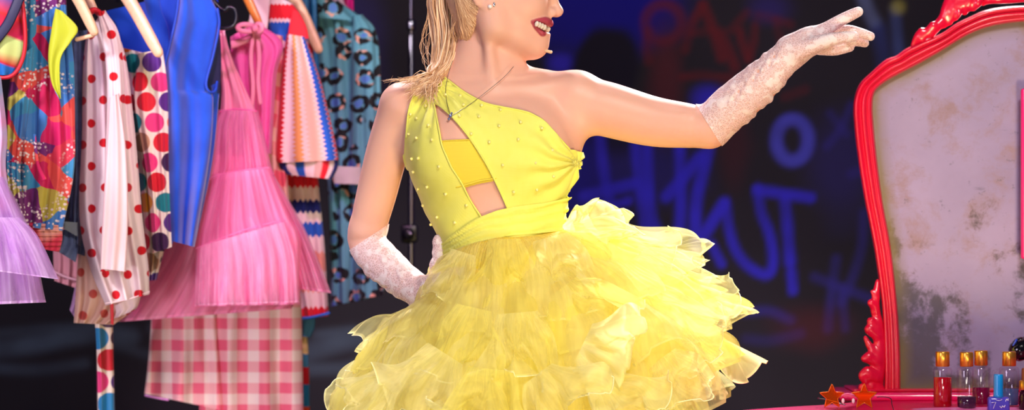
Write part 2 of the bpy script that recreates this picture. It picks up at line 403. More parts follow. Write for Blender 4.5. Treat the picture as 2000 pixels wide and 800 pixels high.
# smile: opening, then lips, laid on the cheek's own surface
_face = [p for p in head if not p.sub]
def onface(pts, push=0.0):
    y = front([p[0] for p in pts], [p[1] for p in pts], _face, -push)
    return [(a, b, (yy if yy < -.001 else -.001), r) for (a, b, r), yy in zip(pts, y)]
def both(pts, k, sub, push, last):
    q = onface(pts, push) + [last]
    q[-2:-1] = [q[-2]]
    out = chain(q, k, sub=sub, n=22) + chain([(a, b, -y, r) for a, b, y, r in q], k, sub=sub, n=22)
    return out
mouth = both([(1040, 42.5, .0028), (1048, 45.5, .0056), (1058, 50, .0082), (1066, 54.5, .0078)], .003, True, -.001, (1077, 58, 0, .0066))
lips = both([(1039.5, 40.5, .0022), (1048, 39.5, .004), (1058, 39.5, .0056), (1067, 41, .0066)], .004, False, .0005, (1073.5, 45.5, 0, .0068))
lips += both([(1040, 44.5, .0022), (1046, 52.5, .004), (1054, 61, .0048), (1059.5, 65, .0052)], .004, False, .0005, (1063, 66.5, 0, .0052))
head = head + mouth
ears = []
for s in (-1, 1):
    ears += [ell(P(943, -18, s * .076), (.021, .006, .033), .008, R=rot('Y', .25) @ rot('Z', -s * .35)), ell(P(953, 10, s * .0725), (.009, .0055, .0125), .006)]
    ears += [ell(P(945, -16, s * .083), (.012, .005, .02), .005, R=rot('Y', .25) @ rot('Z', -s * .35), sub=True)]
body_prims = core + neck + armR + handR + armL + handL + legs + head + lips + ears
def axis(*segs):
    out = []
    for a, b, h in segs: out.append(np.arange(a, b - 1e-9, h))
    return np.concatenate(out + [[segs[-1][1]]])
gx = axis((-.34, .02, .0032), (.02, .112, .0016), (.112, .72, .0032)); gy = axis((-.19, .16, .003)); gz = axis((-.02, .65, .012), (.65, 1.05, .005), (1.05, 1.48, .0032), (1.48, 1.62, .0018), (1.62, 1.76, .006))
Vb, Fb = surface(field_grid(body_prims, gx, gy, gz), gx, gy, gz)
lipd = field(lips, Vb); lipm = np.clip(1 - (lipd - .0006) / .0012, 0, 1)
cav = field(mouth, Vb)

m = Mat('skin'); v = m.obj()
n1 = m.noise(v, 9, 4); n2 = m.noise(v, 220, 2)
col = m.mix(n1, C(216, 161, 140), C(228, 176, 156))
col = m.mix(m.attr('lips'), col, C(168, 62, 80))
col = m.mix(m.attr('mouth'), col, C(70, 10, 14))
MSKIN = m.end(m.bsdf(col, m.math('ADD', .4, m.math('MULTIPLY', n2, .12)), m.bump(n2, .12, .0008), Subsurface_Weight=.18, Subsurface_Radius=(.012, .004, .002), Subsurface_Scale=.6, Specular_IOR_Level=.4))
person = empty('person', (0, 0, 0), 'woman in a one-shouldered yellow tulle dress and white lace gloves reaching out one arm', 'person')
sd_mouth = np.clip(1 - np.abs(cav) / .0016, 0, 1) * (lipm < .4)
body = mesh_obj('body', (Vb, Fb), MSKIN, person, attrs={'lips': lipm, 'mouth': sd_mouth})
mod(body, 'SMOOTH', factor=.4, iterations=2)
# ------------------------------------------------------------------ dress bodice, gloves, hair, jewellery
gxc = np.arange(-.27, .16, .003); gyc = np.arange(-.16, .14, .003); gzc = np.arange(1.03, 1.48, .003)
Dc = field_grid(core, gxc, gyc, gzc)
def shell(off): return surface(Dc - off, gxc, gyc, gzc)
def smooth_noise(x, seed=0, n=5, f=1.0):
    r = np.random.default_rng(seed); return sum(np.sin(x * f * (k + 1) * (1 + .3 * r.random()) + r.random() * 6.28) / (k + 1) for k in range(n)) / 1.6
NECK = [(845, 138), (860, 145), (880, 160), (904, 178), (930, 193), (957, 204), (1022, 217), (1045, 226), (1064, 238), (1085, 261), (1112, 291)]
BOD = NECK + [(1150, 300), (1150, 520), (740, 520), (765, 330), (789, 300), (790.5, 274), (792.5, 244), (798, 215), (808, 187), (820, 164)]
CUT = [(847, 200), (858, 206), (869, 215), (885, 230), (904, 252), (920, 273), (935, 296), (951, 322), (965, 349), (978, 376), (992, 408), (940, 424), (918, 390), (904, 362), (893, 344), (882, 327), (872, 305), (863, 283), (858, 257), (853, 231)]
m = Mat('lime_jersey'); v = m.obj(); n = m.noise(v, 60, 3)
lime = m.mix(n, C(238, 235, 98), C(244, 241, 122))
MLIME = m.cloth(lime, .12, .62, m.bump(weave(m, v, 1500), .08, .0005), .25)
V, F = shell(.0055); px, py = proj(V); Nn = vnormals(V, F)
a1 = np.arctan2(py - 160, px - 846); r1 = np.hypot(px - 846, py - 160)
d = .0022 * np.sin(a1 * 26 + smooth_noise(r1 * .03, 3)) * np.exp(-((r1 - 35) / 70)**2) * (r1 > 4)
a2 = np.arctan2(py - 318, 1128 - px); r2 = np.hypot(px - 1128, py - 318)
d += .0042 * np.sin(a2 * 13 + .6 + smooth_noise(r2 * .02, 5)) * np.exp(-((r2 - 50) / 80)**2)
a3 = np.arctan2(420 - py, 985 - px + 40); d += .0016 * np.sin((px * .35 + py * .5) * .16) * np.exp(-((px - 985) / 60)**2 - ((py - 390) / 50)**2)
d += .0012 * np.sin(px * .09 + py * .05 + smooth_noise(py * .03, 8)) * np.clip((py - 330) / 100, 0, 1)
V = V + Nn * d[:, None]
g = np.maximum(poly_sd(px, py, BOD), np.where(V[:, 1] < .01, -poly_sd(px, py, CUT), -1e3))
upper = chain([(785, 207, .0, .043), (758, 290, .03, .0415), (735, 380, .065, .0395), (718, 446, .09, .036)])
g = np.maximum(g, np.where(py > 262, np.minimum((.0125 - field(upper, V)) * 1000, (py - 262) * .5), -1e3))
bod = mesh_obj('dress_bodice', clip_mesh(V, F, g), MLIME, person, label='lime yellow one-shoulder dress bodice with a teardrop cut-out and beads')
solid(bod, .002)
def on_dress(pts, off=.006, n=60):
    q = spl([(a, b) for a, b in pts], n); y = front(q[:, 0], q[:, 1], core, off); return PN(q[:, 0], q[:, 1], y)
mesh_obj('neckline_piping', tube(on_dress([p for p in NECK[1:]], .0058), .0021, 6), MLIME, bod)
mesh_obj('cutout_piping', tube(on_dress(CUT[:11][::-1] + CUT[19:], .0058, 20) if False else on_dress(CUT[:11], .0058), .0019, 6), MLIME, bod)
mesh_obj('cutout_piping', tube(on_dress([CUT[0]] + CUT[:10:-1], .0058), .0019, 6), MLIME, bod)
mesh_obj('armhole_piping', tube(on_dress([(818, 170), (808, 187), (799, 212), (795, 240), (793, 268)], .006), .0018, 6), MLIME, bod)
# ruffled placket at the side
pl = [P(1112 + 4 * math.sin(k * 1.9) + (2 if k < 6 else -k * .35), 292 + k * 5.6, -.012 + .006 * math.sin(k * 2.3)) for k in range(24)]
mesh_obj('side_placket', tube(spl(pl, 90), .0035, 7, flat=.5), MLIME, bod)
# beads
bt = [(95, 213), (122, 230), (175, 262), (80, 302), (120, 318), (190, 327), (128, 410), (85, 412), (222, 447), (96, 470), (168, 538), (252, 570), (127, 547), (150, 620), (345, 620), (212, 673), (293, 697), (180, 705), (222, 105), (163, 175), (252, 125), (318, 130), (333, 170), (413, 173), (498, 192), (315, 220), (402, 222), (492, 265), (588, 248), (683, 275), (367, 300), (448, 337), (578, 325), (730, 373), (655, 430), (508, 440), (557, 560), (660, 550), (735, 490)]
bx = np.array([a / 2.287 + 760 for a, b in bt]); by = np.array([b / 2.287 + 130 for a, b in bt]); bx = np.maximum(bx, np.interp(by, [200, 260, 350, 400, 440], [800, 797, 808, 824, 842]))
byy = front(bx, by, core, .0075); byy = np.where(byy > .06, 0, byy)
MBEAD = plain('pearl_bead', C(244, 232, 140), .18, Coat_Weight=.6)
bm = None
for a, b, c in zip(bx, by, byy):
    p = P(a, b, c)
    if bm is None:
        o = mesh_obj('bead', ball((0, 0, 0), .0031, 8), MBEAD); bm = o.data
    else:
        o = bpy.data.objects.new('bead', bm); COL.objects.link(o)
    o.location = p; o.parent = bod
# waistband
W_UP = [(846, 486), (868, 472), (885, 456), (910, 439), (940, 422), (970, 411), (1000, 404), (1060, 397), (1097, 388), (1140, 378)]
W_LO = [(1140, 446), (1108, 450), (1040, 456), (1000, 459), (960, 466), (930, 473), (900, 483), (868, 500), (846, 512)]
V, F = shell(.009); px, py = proj(V); Nn = vnormals(V, F)
up = np.interp(px, [p[0] for p in W_UP], [p[1] for p in W_UP]); lo = np.interp(px, [p[0] for p in W_LO[::-1]], [p[1] for p in W_LO[::-1]])
t = (py - up) / (lo - up); V = V + Nn * (.0017 * np.sin(t * 19 + smooth_noise(px * .02, 11) * 2.2) + .0008 * np.sin(t * 41 + px * .04 + smooth_noise(px * .03, 12)))[:, None]
mesh_obj('waistband', clip_mesh(V, F, poly_sd(px, py, W_UP + W_LO)), MLIME, person, label='wrapped lime waistband in gathered folds')
# bandeau in the cut-out
m = Mat('lemon_knit'); v = m.obj(); x, y, z = m.sep(v)
rib = m.math('SINE', m.math('MULTIPLY', z, 2600.0))
MBAND = m.cloth(C(236, 214, 70), .1, .7, m.bump(rib, .16, .0008))
V, F = shell(.0025); px, py = proj(V)
BAND = [(840, 276), (861, 273.5), (913, 271), (950, 271), (990, 350), (965, 353.5), (938, 358), (909, 366), (880, 372), (850, 372)]
gb = np.maximum(poly_sd(px, py, BAND), np.where(V[:, 1] < .01, -1, 1))
ban = mesh_obj('bandeau', clip_mesh(V, F, gb), MBAND, person, label='ribbed lemon bandeau under the cut-out')
mesh_obj('hem_band', tube(on_dress([(893, 365), (909, 361), (938, 353), (968, 348)], .003), .0042, 8, flat=.5), MBAND, ban)
mesh_obj('hem_band', tube(on_dress([(856, 276), (880, 274), (916, 273)], .003), .0024, 8, flat=.5), MBAND, ban)

# gloves
m = Mat('white_lace'); v = m.obj(); w_ = m.warp(v, 45, .012)
e = m.voro(w_, 165, 'DISTANCE_TO_EDGE'); e2 = m.voro(m.warp(v, 90, .006), 260, 'DISTANCE_TO_EDGE')
thr = m.math('SUBTRACT', 1.0, m.step(e, .03, .12)); thr2 = m.math('SUBTRACT', 1.0, m.step(e2, .05, .16))
fl = m.step(m.noise(w_, 42, 2), .52, .60)
cov = m.math('MAXIMUM', m.math('MAXIMUM', thr, m.math('MULTIPLY', fl, .75)), m.math('MULTIPLY', thr2, .55))
MLACE = m.sheer(m.mix(fl, C(250, 230, 232), C(255, 246, 246)), m.math('MULTIPLY_ADD', cov, .52, .44), .2, .6, m.bump(cov, .5, .0015))
def glove(prims, cx, cy, nx, ny, t0, t1, seed, label):
    lo = np.min([p.lo for p in prims], 0) - .02; hi = np.max([p.hi for p in prims], 0) + .02
    ax = [np.arange(lo[i], hi[i], .0024) for i in range(3)]
    V, F = surface(field_grid(prims, *ax) - .0016, *ax); px, py = proj(V); Nn = vnormals(V, F)
    al = ((px - cx) * nx + (py - cy) * ny)
    tr = (px - cx) * -ny + (py - cy) * nx
    env = np.clip((al - t0) / 25, 0, 1) * np.clip((t1 - al) / 40, 0, 1)
    dsp = .0017 * env * (.4 + .6 * smooth_noise(tr * .09 + al * .02, seed + 5)) * (np.sin(al * .15 + tr * .07 + 3.0 * smooth_noise(tr * .045 + al * .01, seed)) + .7 * np.sin(al * .27 - tr * .12 + 2 * smooth_noise(al * .03 + tr * .04, seed + 1)))
    V = V + Nn * (dsp + .0004)[:, None]
    o = mesh_obj('lace_glove', clip_mesh(V, F, -al), MLACE, person, label=label)
    # cuff edge
    return o
upR = [p for p in core if False]
g1 = glove(chain([(735, 380, .065, .0395), (718, 446, .09, .036), (716, 452, .092, .0355)], .01) + armR + handR, 720, 463, .55, .83, 25, 170, 21, 'white lace glove on the hand resting at the hip')
g2 = glove(chain([(1270, 236, -.015, .049), (1340, 245, -.03, .0435), (1386, 250, -.04, .0375)], .012) + armL + handL, 1385, 245, .85, -.53, 40, 215, 31, 'white lace glove on the outstretched hand')

# teeth
MT = plain('tooth', C(214, 200, 184), .3)
tt = onface([(1049, 46.5, 1), (1054, 48.5, 1), (1059, 51, 1), (1064, 53.5, 1)], -.0065)
tp = [P(a, b, y) for a, b, y, _ in tt] + [P(1069.5, 56, -.009), P(1071.5, 57, -.003)]
tb = []
for p in tp:
    for q in (1, -1): tb.append(ell((p.x - .0006, p.y * q, p.z), (.0042, .003, .0058), .0012, R=rot('Y', .35)))
row_ = [np.array([p.x - .001, p.y * q, p.z]) for q, pp in ((1, tp), (-1, tp[::-1])) for p in pp]; tb += [cone(a, b, .0028, .0028, .0012) for a, b in zip(row_[:-1], row_[1:])]
mesh_obj('teeth', solid_mesh(tb, .0011, .004), MT, person)
# eyes
MEYE = plain('eye_white', C(225, 218, 212), .15); MIRIS = plain('blue_iris', C(70, 100, 130), .1, Coat_Weight=1.0); MPUP = plain('pupil', C(8, 8, 10), .1); MBROW = plain('brow_hair', C(140, 98, 66), .7)
for s in (-1, 1):
    o = mesh_obj('eye', ball(P(1052, -35, s * .03), .0112, 14), MEYE, person)
    mesh_obj('iris', ball(P(1061.5, -35, s * .0315), (.0024, .0056, .0056), 10), MIRIS, o); mesh_obj('pupil', ball(P(1063, -35, s * .0317), (.0016, .0024, .0024), 8), MPUP, o)
    mesh_obj('eyebrow', tube(spl([P(1070, -58, s * .012), P(1067, -64, s * .027), P(1052, -62, s * .046)], 20), np.linspace(.0032, .0012, 20), 8, flat=.6), MBROW, person)
# hair
m = Mat('blond_hair'); h = m.math('SUBTRACT', 1.0, m.attr('tone')); v = m.obj(); sv = m.scale(v, (260, 260, 9)); ns = m.noise(sv, 1, 3)
hc = m.ramp(m.math('MULTIPLY_ADD', ns, .5, m.math('MULTIPLY', h, .55)), [(.12, C(170, 116, 82)), (.5, C(222, 176, 134)), (.85, C(250, 222, 188))])
MHAIR = m.end(m.bsdf(hc, .42, m.bump(ns, .4, .002), Specular_IOR_Level=.5, Anisotropic=.4))
cap = [ell(P(975, -22, 0), (.096, .074, .094), .03), cone(P(945, -10, 0), P(932, 55, 0), .06, .035, .03)]
ax = [np.arange(-.16, .1, .004), np.arange(-.1, .1, .004), np.arange(1.44, 1.74, .004)]
V, F = surface(field_grid(cap, *ax) - .0055, *ax); px, py = proj(V); Nn = vnormals(V, F)
aa = np.arctan2(py + 40, px - 872); V = V + Nn * (.0005 * np.sin(aa * 110 + smooth_noise(px * .05, 2)))[:, None]
HL = [(840, -160), (1062, -160), (1056, -74), (1010, -66), (976, -52), (960, -36), (940, -26), (938, 6), (934, 38), (922, 68), (908, 98), (880, 110), (840, 60)]
hv = clip_mesh(V, F, poly_sd(px, py, HL)); hair = mesh_obj('hair', hv, MHAIR, person, attrs={'tone': np.full(len(hv[0]), .62)}, label='blond hair slicked back into a long ponytail')
tone = []; parts = []
def strand(pts, r0, r1, n=22, sides=5, tn=.5, flat=.6):
    q = spl(pts, n); r = np.interp(np.linspace(0, 1, n), [0, .12, .7, 1], [r0 * .8, r0, r0, r1]); VF = tube(q, r, sides, flat=flat); parts.append(VF); tone.append(np.full(len(VF[0]), tn))
R_ = random.Random(5)
for k in range(400):
    u = R_.uniform(-1, 1); d = R_.uniform(-1, 1) * math.sqrt(max(0, 1 - u * u)); j = lambda a: R_.gauss(0, a)
    y = .035 + d * .03; c = (872 + u * 12, -52 + j(6), y * .6)
    p1 = (872 + u * 35 + j(2), 0 + j(4), y); p2 = (878 + u * 32 + j(2.5), 60 + j(4), y - .004); p3 = (870 + u * 22 + j(3), 112, y - .03); 
    e = R_.random()
    p4 = (851 + u * 13 + j(3), 146 + j(5), -.035 + d * .012); tail = [(832 + u * 12 + j(7), 164 + j(5), -.062 + d * .006), (816 + j(10) + u * 8, 176 + j(8), -.064)]
    if e < .12: tail = [(824 + j(8), 152 + j(5), -.058), (790 + j(14), 160 + j(6), -.06)]
    elif e > .9: tail = [(842 + j(8), 176 + j(6), -.07), (840 + j(10), 198 + j(8), -.078)]
    strand([P(*c), P(*p1), P(*p2), P(*p3), P(*p4)] + [P(*q) for q in tail], R_.uniform(.0014, .0030), .0003, 26, 5, R_.random())
for k in range(26):
    j = lambda a: R_.gauss(0, a); s = R_.choice((0, 1, 2))
    if s == 0: strand([P(842 + j(3), 20 + j(30), .03), P(834 + j(4), 60 + j(20), .03), P(830 + j(6), 100 + j(15), .02), P(840 + j(5), 140, 0)], .0005, .0002, 18, 4, .6)
    elif s == 1: strand([P(835 + j(6), 160 + j(6), -.06), P(805 + j(8), 158 + j(5), -.06), P(775 + j(12), 160 + j(7), -.05), P(758 + j(8), 162 + j(8), -.05)], .0006, .0002, 18, 4, .8)
    else: strand([P(905 + j(4), 20 + j(10), -.03), P(885 + j(4), 55 + j(10), -.02), P(892 + j(6), 85 + j(8), -.0), P(880 + j(6), 118 + j(8), .0)], .0006, .0002, 18, 4, .6)
for k in range(120):
    a = k / 119; x0 = 938 - 32 * a**1.2 + R_.uniform(-3, 2); z0 = 4 + 92 * a + R_.uniform(-4, 3); q = [(x0 + (886 - x0) * t_ + R_.gauss(0, 1.5), z0 + (-30 - z0) * t_**1.35 + R_.gauss(0, 1.5)) for t_ in (0, .25, .5, .75, 1)]
    yy = np.minimum(front([c_[0] for c_ in q], [c_[1] for c_ in q], cap, .007), .03)
    strand([P(c_[0], c_[1], y_) for c_, y_ in zip(q, yy)], R_.uniform(.0012, .0022), .0006, 20, 5, R_.random() * .7 + .3)
mesh_obj('ponytail', join(parts), MHAIR, hair, attrs={'tone': np.concatenate(tone)})
tw = []
for k in range(9):
    a = k / 8; tw.append(ball(P(912 - 22 * a, -34 + 46 * a, -.052 + .03 * a), (.0085, .008, .0055), 8, rot('Y', .7 + (.9 if k % 2 else -.5))))
mesh_obj('braid', join(tw), MHAIR, hair)
# jewellery and microphone
MPEARL = plain('pearl', C(240, 232, 225), .12, Coat_Weight=.8); MSIL = plain('silver', C(200, 200, 205), .25, Metallic=1.0)
ey = front([955], [12], head + ears)[0]
er = mesh_obj('earring', ball(P(957, 13, ey - .002), .0042, 12), MPEARL, person, label='small pearl earring')
mesh_obj('clasp', ball(P(965, 9, ey + .001), (.0026, .002, .005), 8), MSIL, er)
allp = core + neck + head
def on_body(pts, off, n=50):
    q = spl([(a, b) for a, b in pts], n); return PN(q[:, 0], q[:, 1], np.minimum(front(q[:, 0], q[:, 1], allp, off), .06))
ch = mesh_obj('necklace', join([tube(on_body([(884, 118), (876, 145), (871, 170), (872, 195), (879, 224)], .0085), .00055, 5), tube(on_body([(1003, 130), (985, 150), (955, 175), (920, 202), (882, 226)], .0085), .00055, 5)]), plain('dark_silver', C(120, 110, 110), .35, Metallic=.8), person, label='fine silver chain with a small charm')
py_ = front([880], [228], core, .008)[0]
mesh_obj('charm', join([ball(P(880, 226, py_), .0034, 8), ball(P(877, 232, py_), .0028, 8), ball(P(882, 221, py_), .0022, 8)]), plain('blue_stone', C(120, 130, 175), .15, Metallic=.6), ch)
mic = mesh_obj('headset_microphone', tube([P(1062, 98, -.012), P(1068, 99.5, -.014), P(1076, 101.5, -.015)], [.002, .0031, .0033], 10), plain('beige_plastic', C(214, 180, 140), .4), person, label='tiny beige headset microphone beside the chin')
mesh_obj('boom', tube(spl([P(1062, 98, -.012), P(1048, 93, -.026), P(1015, 75, -.05), P(985, 48, -.064), P(962, 22, -.072)], 30), .0007, 6), plain('skin_wire', C(214, 160, 130), .5), mic)
# brow, sole and shoes hidden below the frame are left as the body's own shape
# ------------------------------------------------------------------ tulle
def tulle(name, c, alpha0=.4, streak=.35, hem=.25, trans=.5, spec=.2, fx=1.0, bmp=.25):
    m = Mat(name); u = m.uv(); x, y, _ = m.sep(u)
    s1 = m.noise(m.comb(m.math('MULTIPLY', x, 90.0 * fx), m.math('MULTIPLY', y, 1.2)), 1, 2, .5)
    s2 = m.noise(m.comb(m.math('MULTIPLY', x, 300.0 * fx), m.math('MULTIPLY', y, 2.0)), 1, 2)
    s3 = m.noise(m.comb(m.math('MULTIPLY', x, 14.0), m.math('MULTIPLY', y, 2.5)), 1, 3)
    st = m.math('ADD', m.step(s1, .35, .72), m.math('MULTIPLY', m.step(s2, .4, .75), .4))
    a = m.math('MULTIPLY_ADD', st, streak, alpha0); a = m.math('MULTIPLY_ADD', m.math('SUBTRACT', s3, .5), .5, a)
    a = m.math('ADD', a, m.math('MULTIPLY', m.step(y, .975, .985), hem))
    a = m.math('MINIMUM', m.math('MAXIMUM', a, .1), .95)
    return m.sheer(c, a, trans, .6, m.bump(s1, bmp, .004), spec)
MTUL = [tulle('yellow_tulle', C(255, 248, 138), .36, .15, .2), tulle('pale_tulle', C(255, 250, 176), .28, .15, .26)]
MDEEP = tulle('deep_tulle', C(255, 234, 60), .6, .2, .15)
m = Mat('yellow_lining'); x, y, _ = m.sep(m.uv()); sn = m.noise(m.comb(m.math('MULTIPLY', x, 160.0), m.math('MULTIPLY', y, 1.5)), 1, 3)
MLIN = m.cloth(m.mix(sn, C(246, 208, 14), C(252, 230, 60)), .3, .7, m.bump(sn, .5, .004))
def fold(th, seed, n0, k=6):
    """Periodic fold pattern in -1..1, ridges sharper than valleys."""
    r = np.random.default_rng(seed); f = np.zeros_like(th)
    ph = th + .25 * np.sin(2 * th + r.random() * 6) + .16 * np.sin(3 * th + r.random() * 6) + .10 * np.sin(5 * th + r.random() * 6) + .05 * np.sin(9 * th + r.random() * 6)
    for q in range(k):
        n = n0 + r.integers(-n0 // 2, n0 // 2 + 1); f = f + np.sin(n * ph + r.random() * 6.28) / (1 + .5 * q)
    f = f / 2.0; return np.sign(f) * np.abs(f)**.8
def mixdir(th, R, L, Fr, B):
    c, s = np.cos(th), np.sin(th); wR, wL, wF, wB = np.maximum(c, 0)**2, np.maximum(-c, 0)**2, np.maximum(-s, 0)**2, np.maximum(s, 0)**2
    return R * wR + L * wL + Fr * wF + B * wB
def tier(name, top, hem, mat, parent, nf=16, amp=.03, seed=0, n=720, m=30, puff=.55, rag=.06, dy=.85, curl=0.0, th0=0.0, th1=2 * pi, micro=.0016):
    """top = (cx, halfw, halfd, py right, left, front); hem = (radius right, left, front, back ; py right, left, front, back)."""
    th = np.linspace(th0, th1, n, endpoint=abs(th1 - th0) < 6.2); T, Vv = np.meshgrid(th, np.linspace(0, 1, m), indexing='ij')
    r = np.random.default_rng(seed + 99); f = fold(T, seed, nf); f2 = fold(T, seed + 50, nf * 3, 4)
    cx, hw, hd, tr, tl, tf = top; hr, hl, hf, hb, zr, zl, zf, zb = hem
    rag_ = 1 + rag * fold(T, seed + 7, 9, 5) + .35 * rag * np.sign(np.sin(T * 23 + seed)) * (Vv > .5)
    L = Vv * (1 + (rag_ - 1) * Vv)
    z0 = mixdir(T, tr, tl, tf, tf); z1 = mixdir(T, zr, zl, zf, zb)
    x0, y0 = hw * np.cos(T), hd * np.sin(T)
    Rh = mixdir(T, hr, hl, hf, hb); x1, y1 = Rh * np.cos(T), Rh * np.sin(T) * dy
    k = L; b0, b1, b2 = (1 - k)**2, 2 * k * (1 - k), k * k
    cxm, cym = x0 + (x1 - x0) * (.35 + puff * .6), y0 + (y1 - y0) * (.35 + puff * .6); czm = z0 + (z1 - z0) * (.42 - puff * .4)
    x, y, z = b0 * x0 + b1 * cxm + b2 * x1, b0 * y0 + b1 * cym + b2 * y1, b0 * z0 + b1 * czm + b2 * z1
    w = np.clip(Vv, 0, 1)**1.2
    ph = nf * .6 * (T + .3 * np.sin(2 * T + seed) + .17 * np.sin(3 * T + 2 * seed) + .08 * np.sin(7 * T + seed))
    cr = np.sin(T * 7.3 + Vv * 5 + seed) * np.sin(T * 12.1 - Vv * 8 + 2 * seed) + .6 * np.sin(T * 21 + Vv * 11 + 3 * seed)   # crushed, crossing creases
    A = amp * 1000 * w * (.55 * f + .6 * np.sin(ph)) + amp * 260 * w * f2 + amp * 360 * w * cr + micro * 1000 * np.sin(T * 150 + 2 * np.sin(T * 11)) * (1 - Vv)**.5 * np.minimum(1, Vv * 8)
    At = -amp * 850 * w * np.cos(ph)
    x = x + A * np.cos(T) - At * np.sin(T); y = y + A * np.sin(T) + At * np.cos(T)
    z = z - A * .45 * Vv + amp * 500 * np.cos(T * 5 + seed) * Vv**2 * .5
    X = np.stack([(cx - 1000 + x) / 1000, y / 1000 + .0, ZC - (z - 400) / 1000], -1)
    closed = abs(th1 - th0) > 6.2
    if closed:
        X = np.concatenate([X, X[:1]]); T = np.concatenate([T, np.full((1, m), th1)]); Vv = np.concatenate([Vv, Vv[:1]])
    uv = np.stack([T / (2 * pi), Vv], -1)
    return mesh_obj(name, (X.reshape(-1, 3), gridF(len(X), m)), mat, parent, uv=uv.reshape(-1, 2))
lining = tier('skirt_lining', (986, 122, 96, 446, 498, 462), (300, 260, 260, 260, 900, 930, 960, 960), MLIN, person, 14, .012, 1, 480, 24, .35, .0, .8)
lining['label'] = 'yellow lining of the skirt'
skirt = tier('tulle_skirt', (986, 121, 97, 446, 500, 462), (330, 215, 250, 240, 720, 900, 760, 800), MDEEP, person, 18, .022, 3, 720, 30, .5, .04)
skirt['label'] = 'wide layered skirt of pale yellow tulle ruffles'
def T(*a, **k):
    return tier('tulle_ruffle', *a, parent=skirt, **k) if False else tier('tulle_ruffle', a[0], a[1], a[2], skirt, **k)
a0, b0 = MTUL
# from the innermost, lowest tier outward to the short overlay under the waistband
T((1000, 200, 170, 640, 680, 640), (392, 385, 360, 330, 850, 960, 930, 940), a0, nf=13, amp=.030, seed=11, rag=.04, puff=.6)
T((1000, 190, 165, 600, 640, 620), (415, 372, 350, 320, 760, 895, 880, 900), b0, nf=12, amp=.032, seed=12, rag=.05, puff=.75)
T((1000, 172, 150, 570, 670, 590), (425, 345, 330, 310, 690, 825, 800, 840), a0, nf=12, amp=.030, seed=13, rag=.05, puff=.75)
T((1000, 156, 145, 540, 640, 560), (440, 325, 315, 300, 625, 790, 745, 800), b0, nf=11, amp=.030, seed=14, rag=.045, puff=.8)
T((995, 138, 125, 500, 606, 530), (395, 295, 285, 270, 575, 730, 690, 740), a0, nf=12, amp=.026, seed=15, rag=.05, puff=.75)
T((993, 130, 112, 470, 588, 500), (380, 285, 250, 250, 520, 680, 640, 690), b0, nf=10, amp=.024, seed=16, rag=.045, puff=.7)
T((990, 124, 102, 450, 504, 466), (290, 172, 205, 200, 480, 608, 600, 620), a0, nf=11, amp=.018, seed=17, rag=.05, puff=.6)
T((988, 122, 100, 446, 498, 462), (232, 150, 180, 180, 432, 586, 575, 560), b0, nf=9, amp=.018, seed=18, rag=.06, puff=.8)
def skirt_y(px, py):
    R = np.interp(py, [440, 520, 600, 700, 800], [118, 200, 270, 335, 370]); X = px - 1000
    return -math.sqrt(max(R * R - (X * .8)**2, 30**2)) * .87 / 1000
MCRISP = tulle('crisp_tulle', C(255, 250, 180), .40, .10, .3)
def fan(px, py, a0, a1, L, bw, seed, mat, nf=2.2, lift=.035, roll=.5, n=110, m=44, y0=None, rag=.08, tap=1.0):
    """A crushed flounce: gathered along a short line of a tier and thrown outward, creased, its hem rolled over."""
    s = np.linspace(0, 1, n)[:, None]; t = np.linspace(0, 1, m)[None]; r = np.random.default_rng(seed); y0 = (skirt_y(px, py) - .010) if y0 is None else y0
    u = r.random(12) * 6.28
    ph = s * nf * 2 * pi + .9 * np.sin(s * 4 + u[0]) + u[1]
    am = math.radians((a0 + a1) / 2); an = np.radians(a0 + (a1 - a0) * (s + .05 * np.sin(ph) * t))
    Lr = L * (1 + rag * np.sin(s * 6 + u[2]) + rag * .6 * np.sin(ph + 1) + .03 * np.sign(np.sin(s * 23 + u[3])))
    tt = t + 0 * s; back = np.maximum(tt - .74, 0) / .26; k = roll * (.5 + .5 * np.sin(s * 5.5 + u[4]))
    R = Lr * (np.minimum(tt, .74) + .26 * back * (1 - 1.5 * k * back))
    R = R * (tap + (1 - tap) * np.clip(s * 2.2, 0, 1)**.7)
    X = px + R * np.cos(an) - (s - .5) * bw * math.sin(am); Z = py + R * np.sin(an) + (s - .5) * bw * math.cos(am)
    cre = np.zeros_like(R)
    for q in range(5):
        b = r.normal(0, 1, 2) * (3.2, 2.2); cre += (np.abs(np.sin(b[0] * s * 2.2 + b[1] * t * 2.2 + u[5 + q])) - .6) / (1 + .35 * q)
    Y = y0 - lift * np.sin(np.clip(tt * 1.1, 0, 1) * pi * .72) * (.8 + .4 * np.sin(s * 4 + u[10])) - .020 * t * np.sin(ph) - (.016 if roll < .3 else .026) * tt**.7 * cre + .05 * k * back**1.5
    wv = L * .11 * tt
    X = X + wv * (np.sin(6 * s + 4 * t + u[7]) + .7 * np.sin(13 * s - 6 * t + u[8])); Z = Z + wv * (np.sin(7 * s - 5 * t + u[9]) + .6 * np.sin(15 * s + 5 * t + u[6]))
    V = PN(X, Z, Y).reshape(-1, 3)
    uv = np.stack([np.broadcast_to(s * .16, X.shape), np.broadcast_to(t, X.shape)], -1).reshape(-1, 2); G = V.reshape(n, m, 3)
    edge = G[:, -1]; VF = (V, gridF(n, m)); tv = tube(edge, .0008, 5)
    o = mesh_obj('tulle_flounce', VF, mat, skirt, uv=uv)
    mesh_obj('rolled_hem', tv, MHEM, skirt)
    return o
MHEM = plain('tulle_hem', C(255, 251, 200), .6, Sheen_Weight=.2)
MFULL = tulle('double_tulle', C(255, 251, 190), .72, .10, .2)
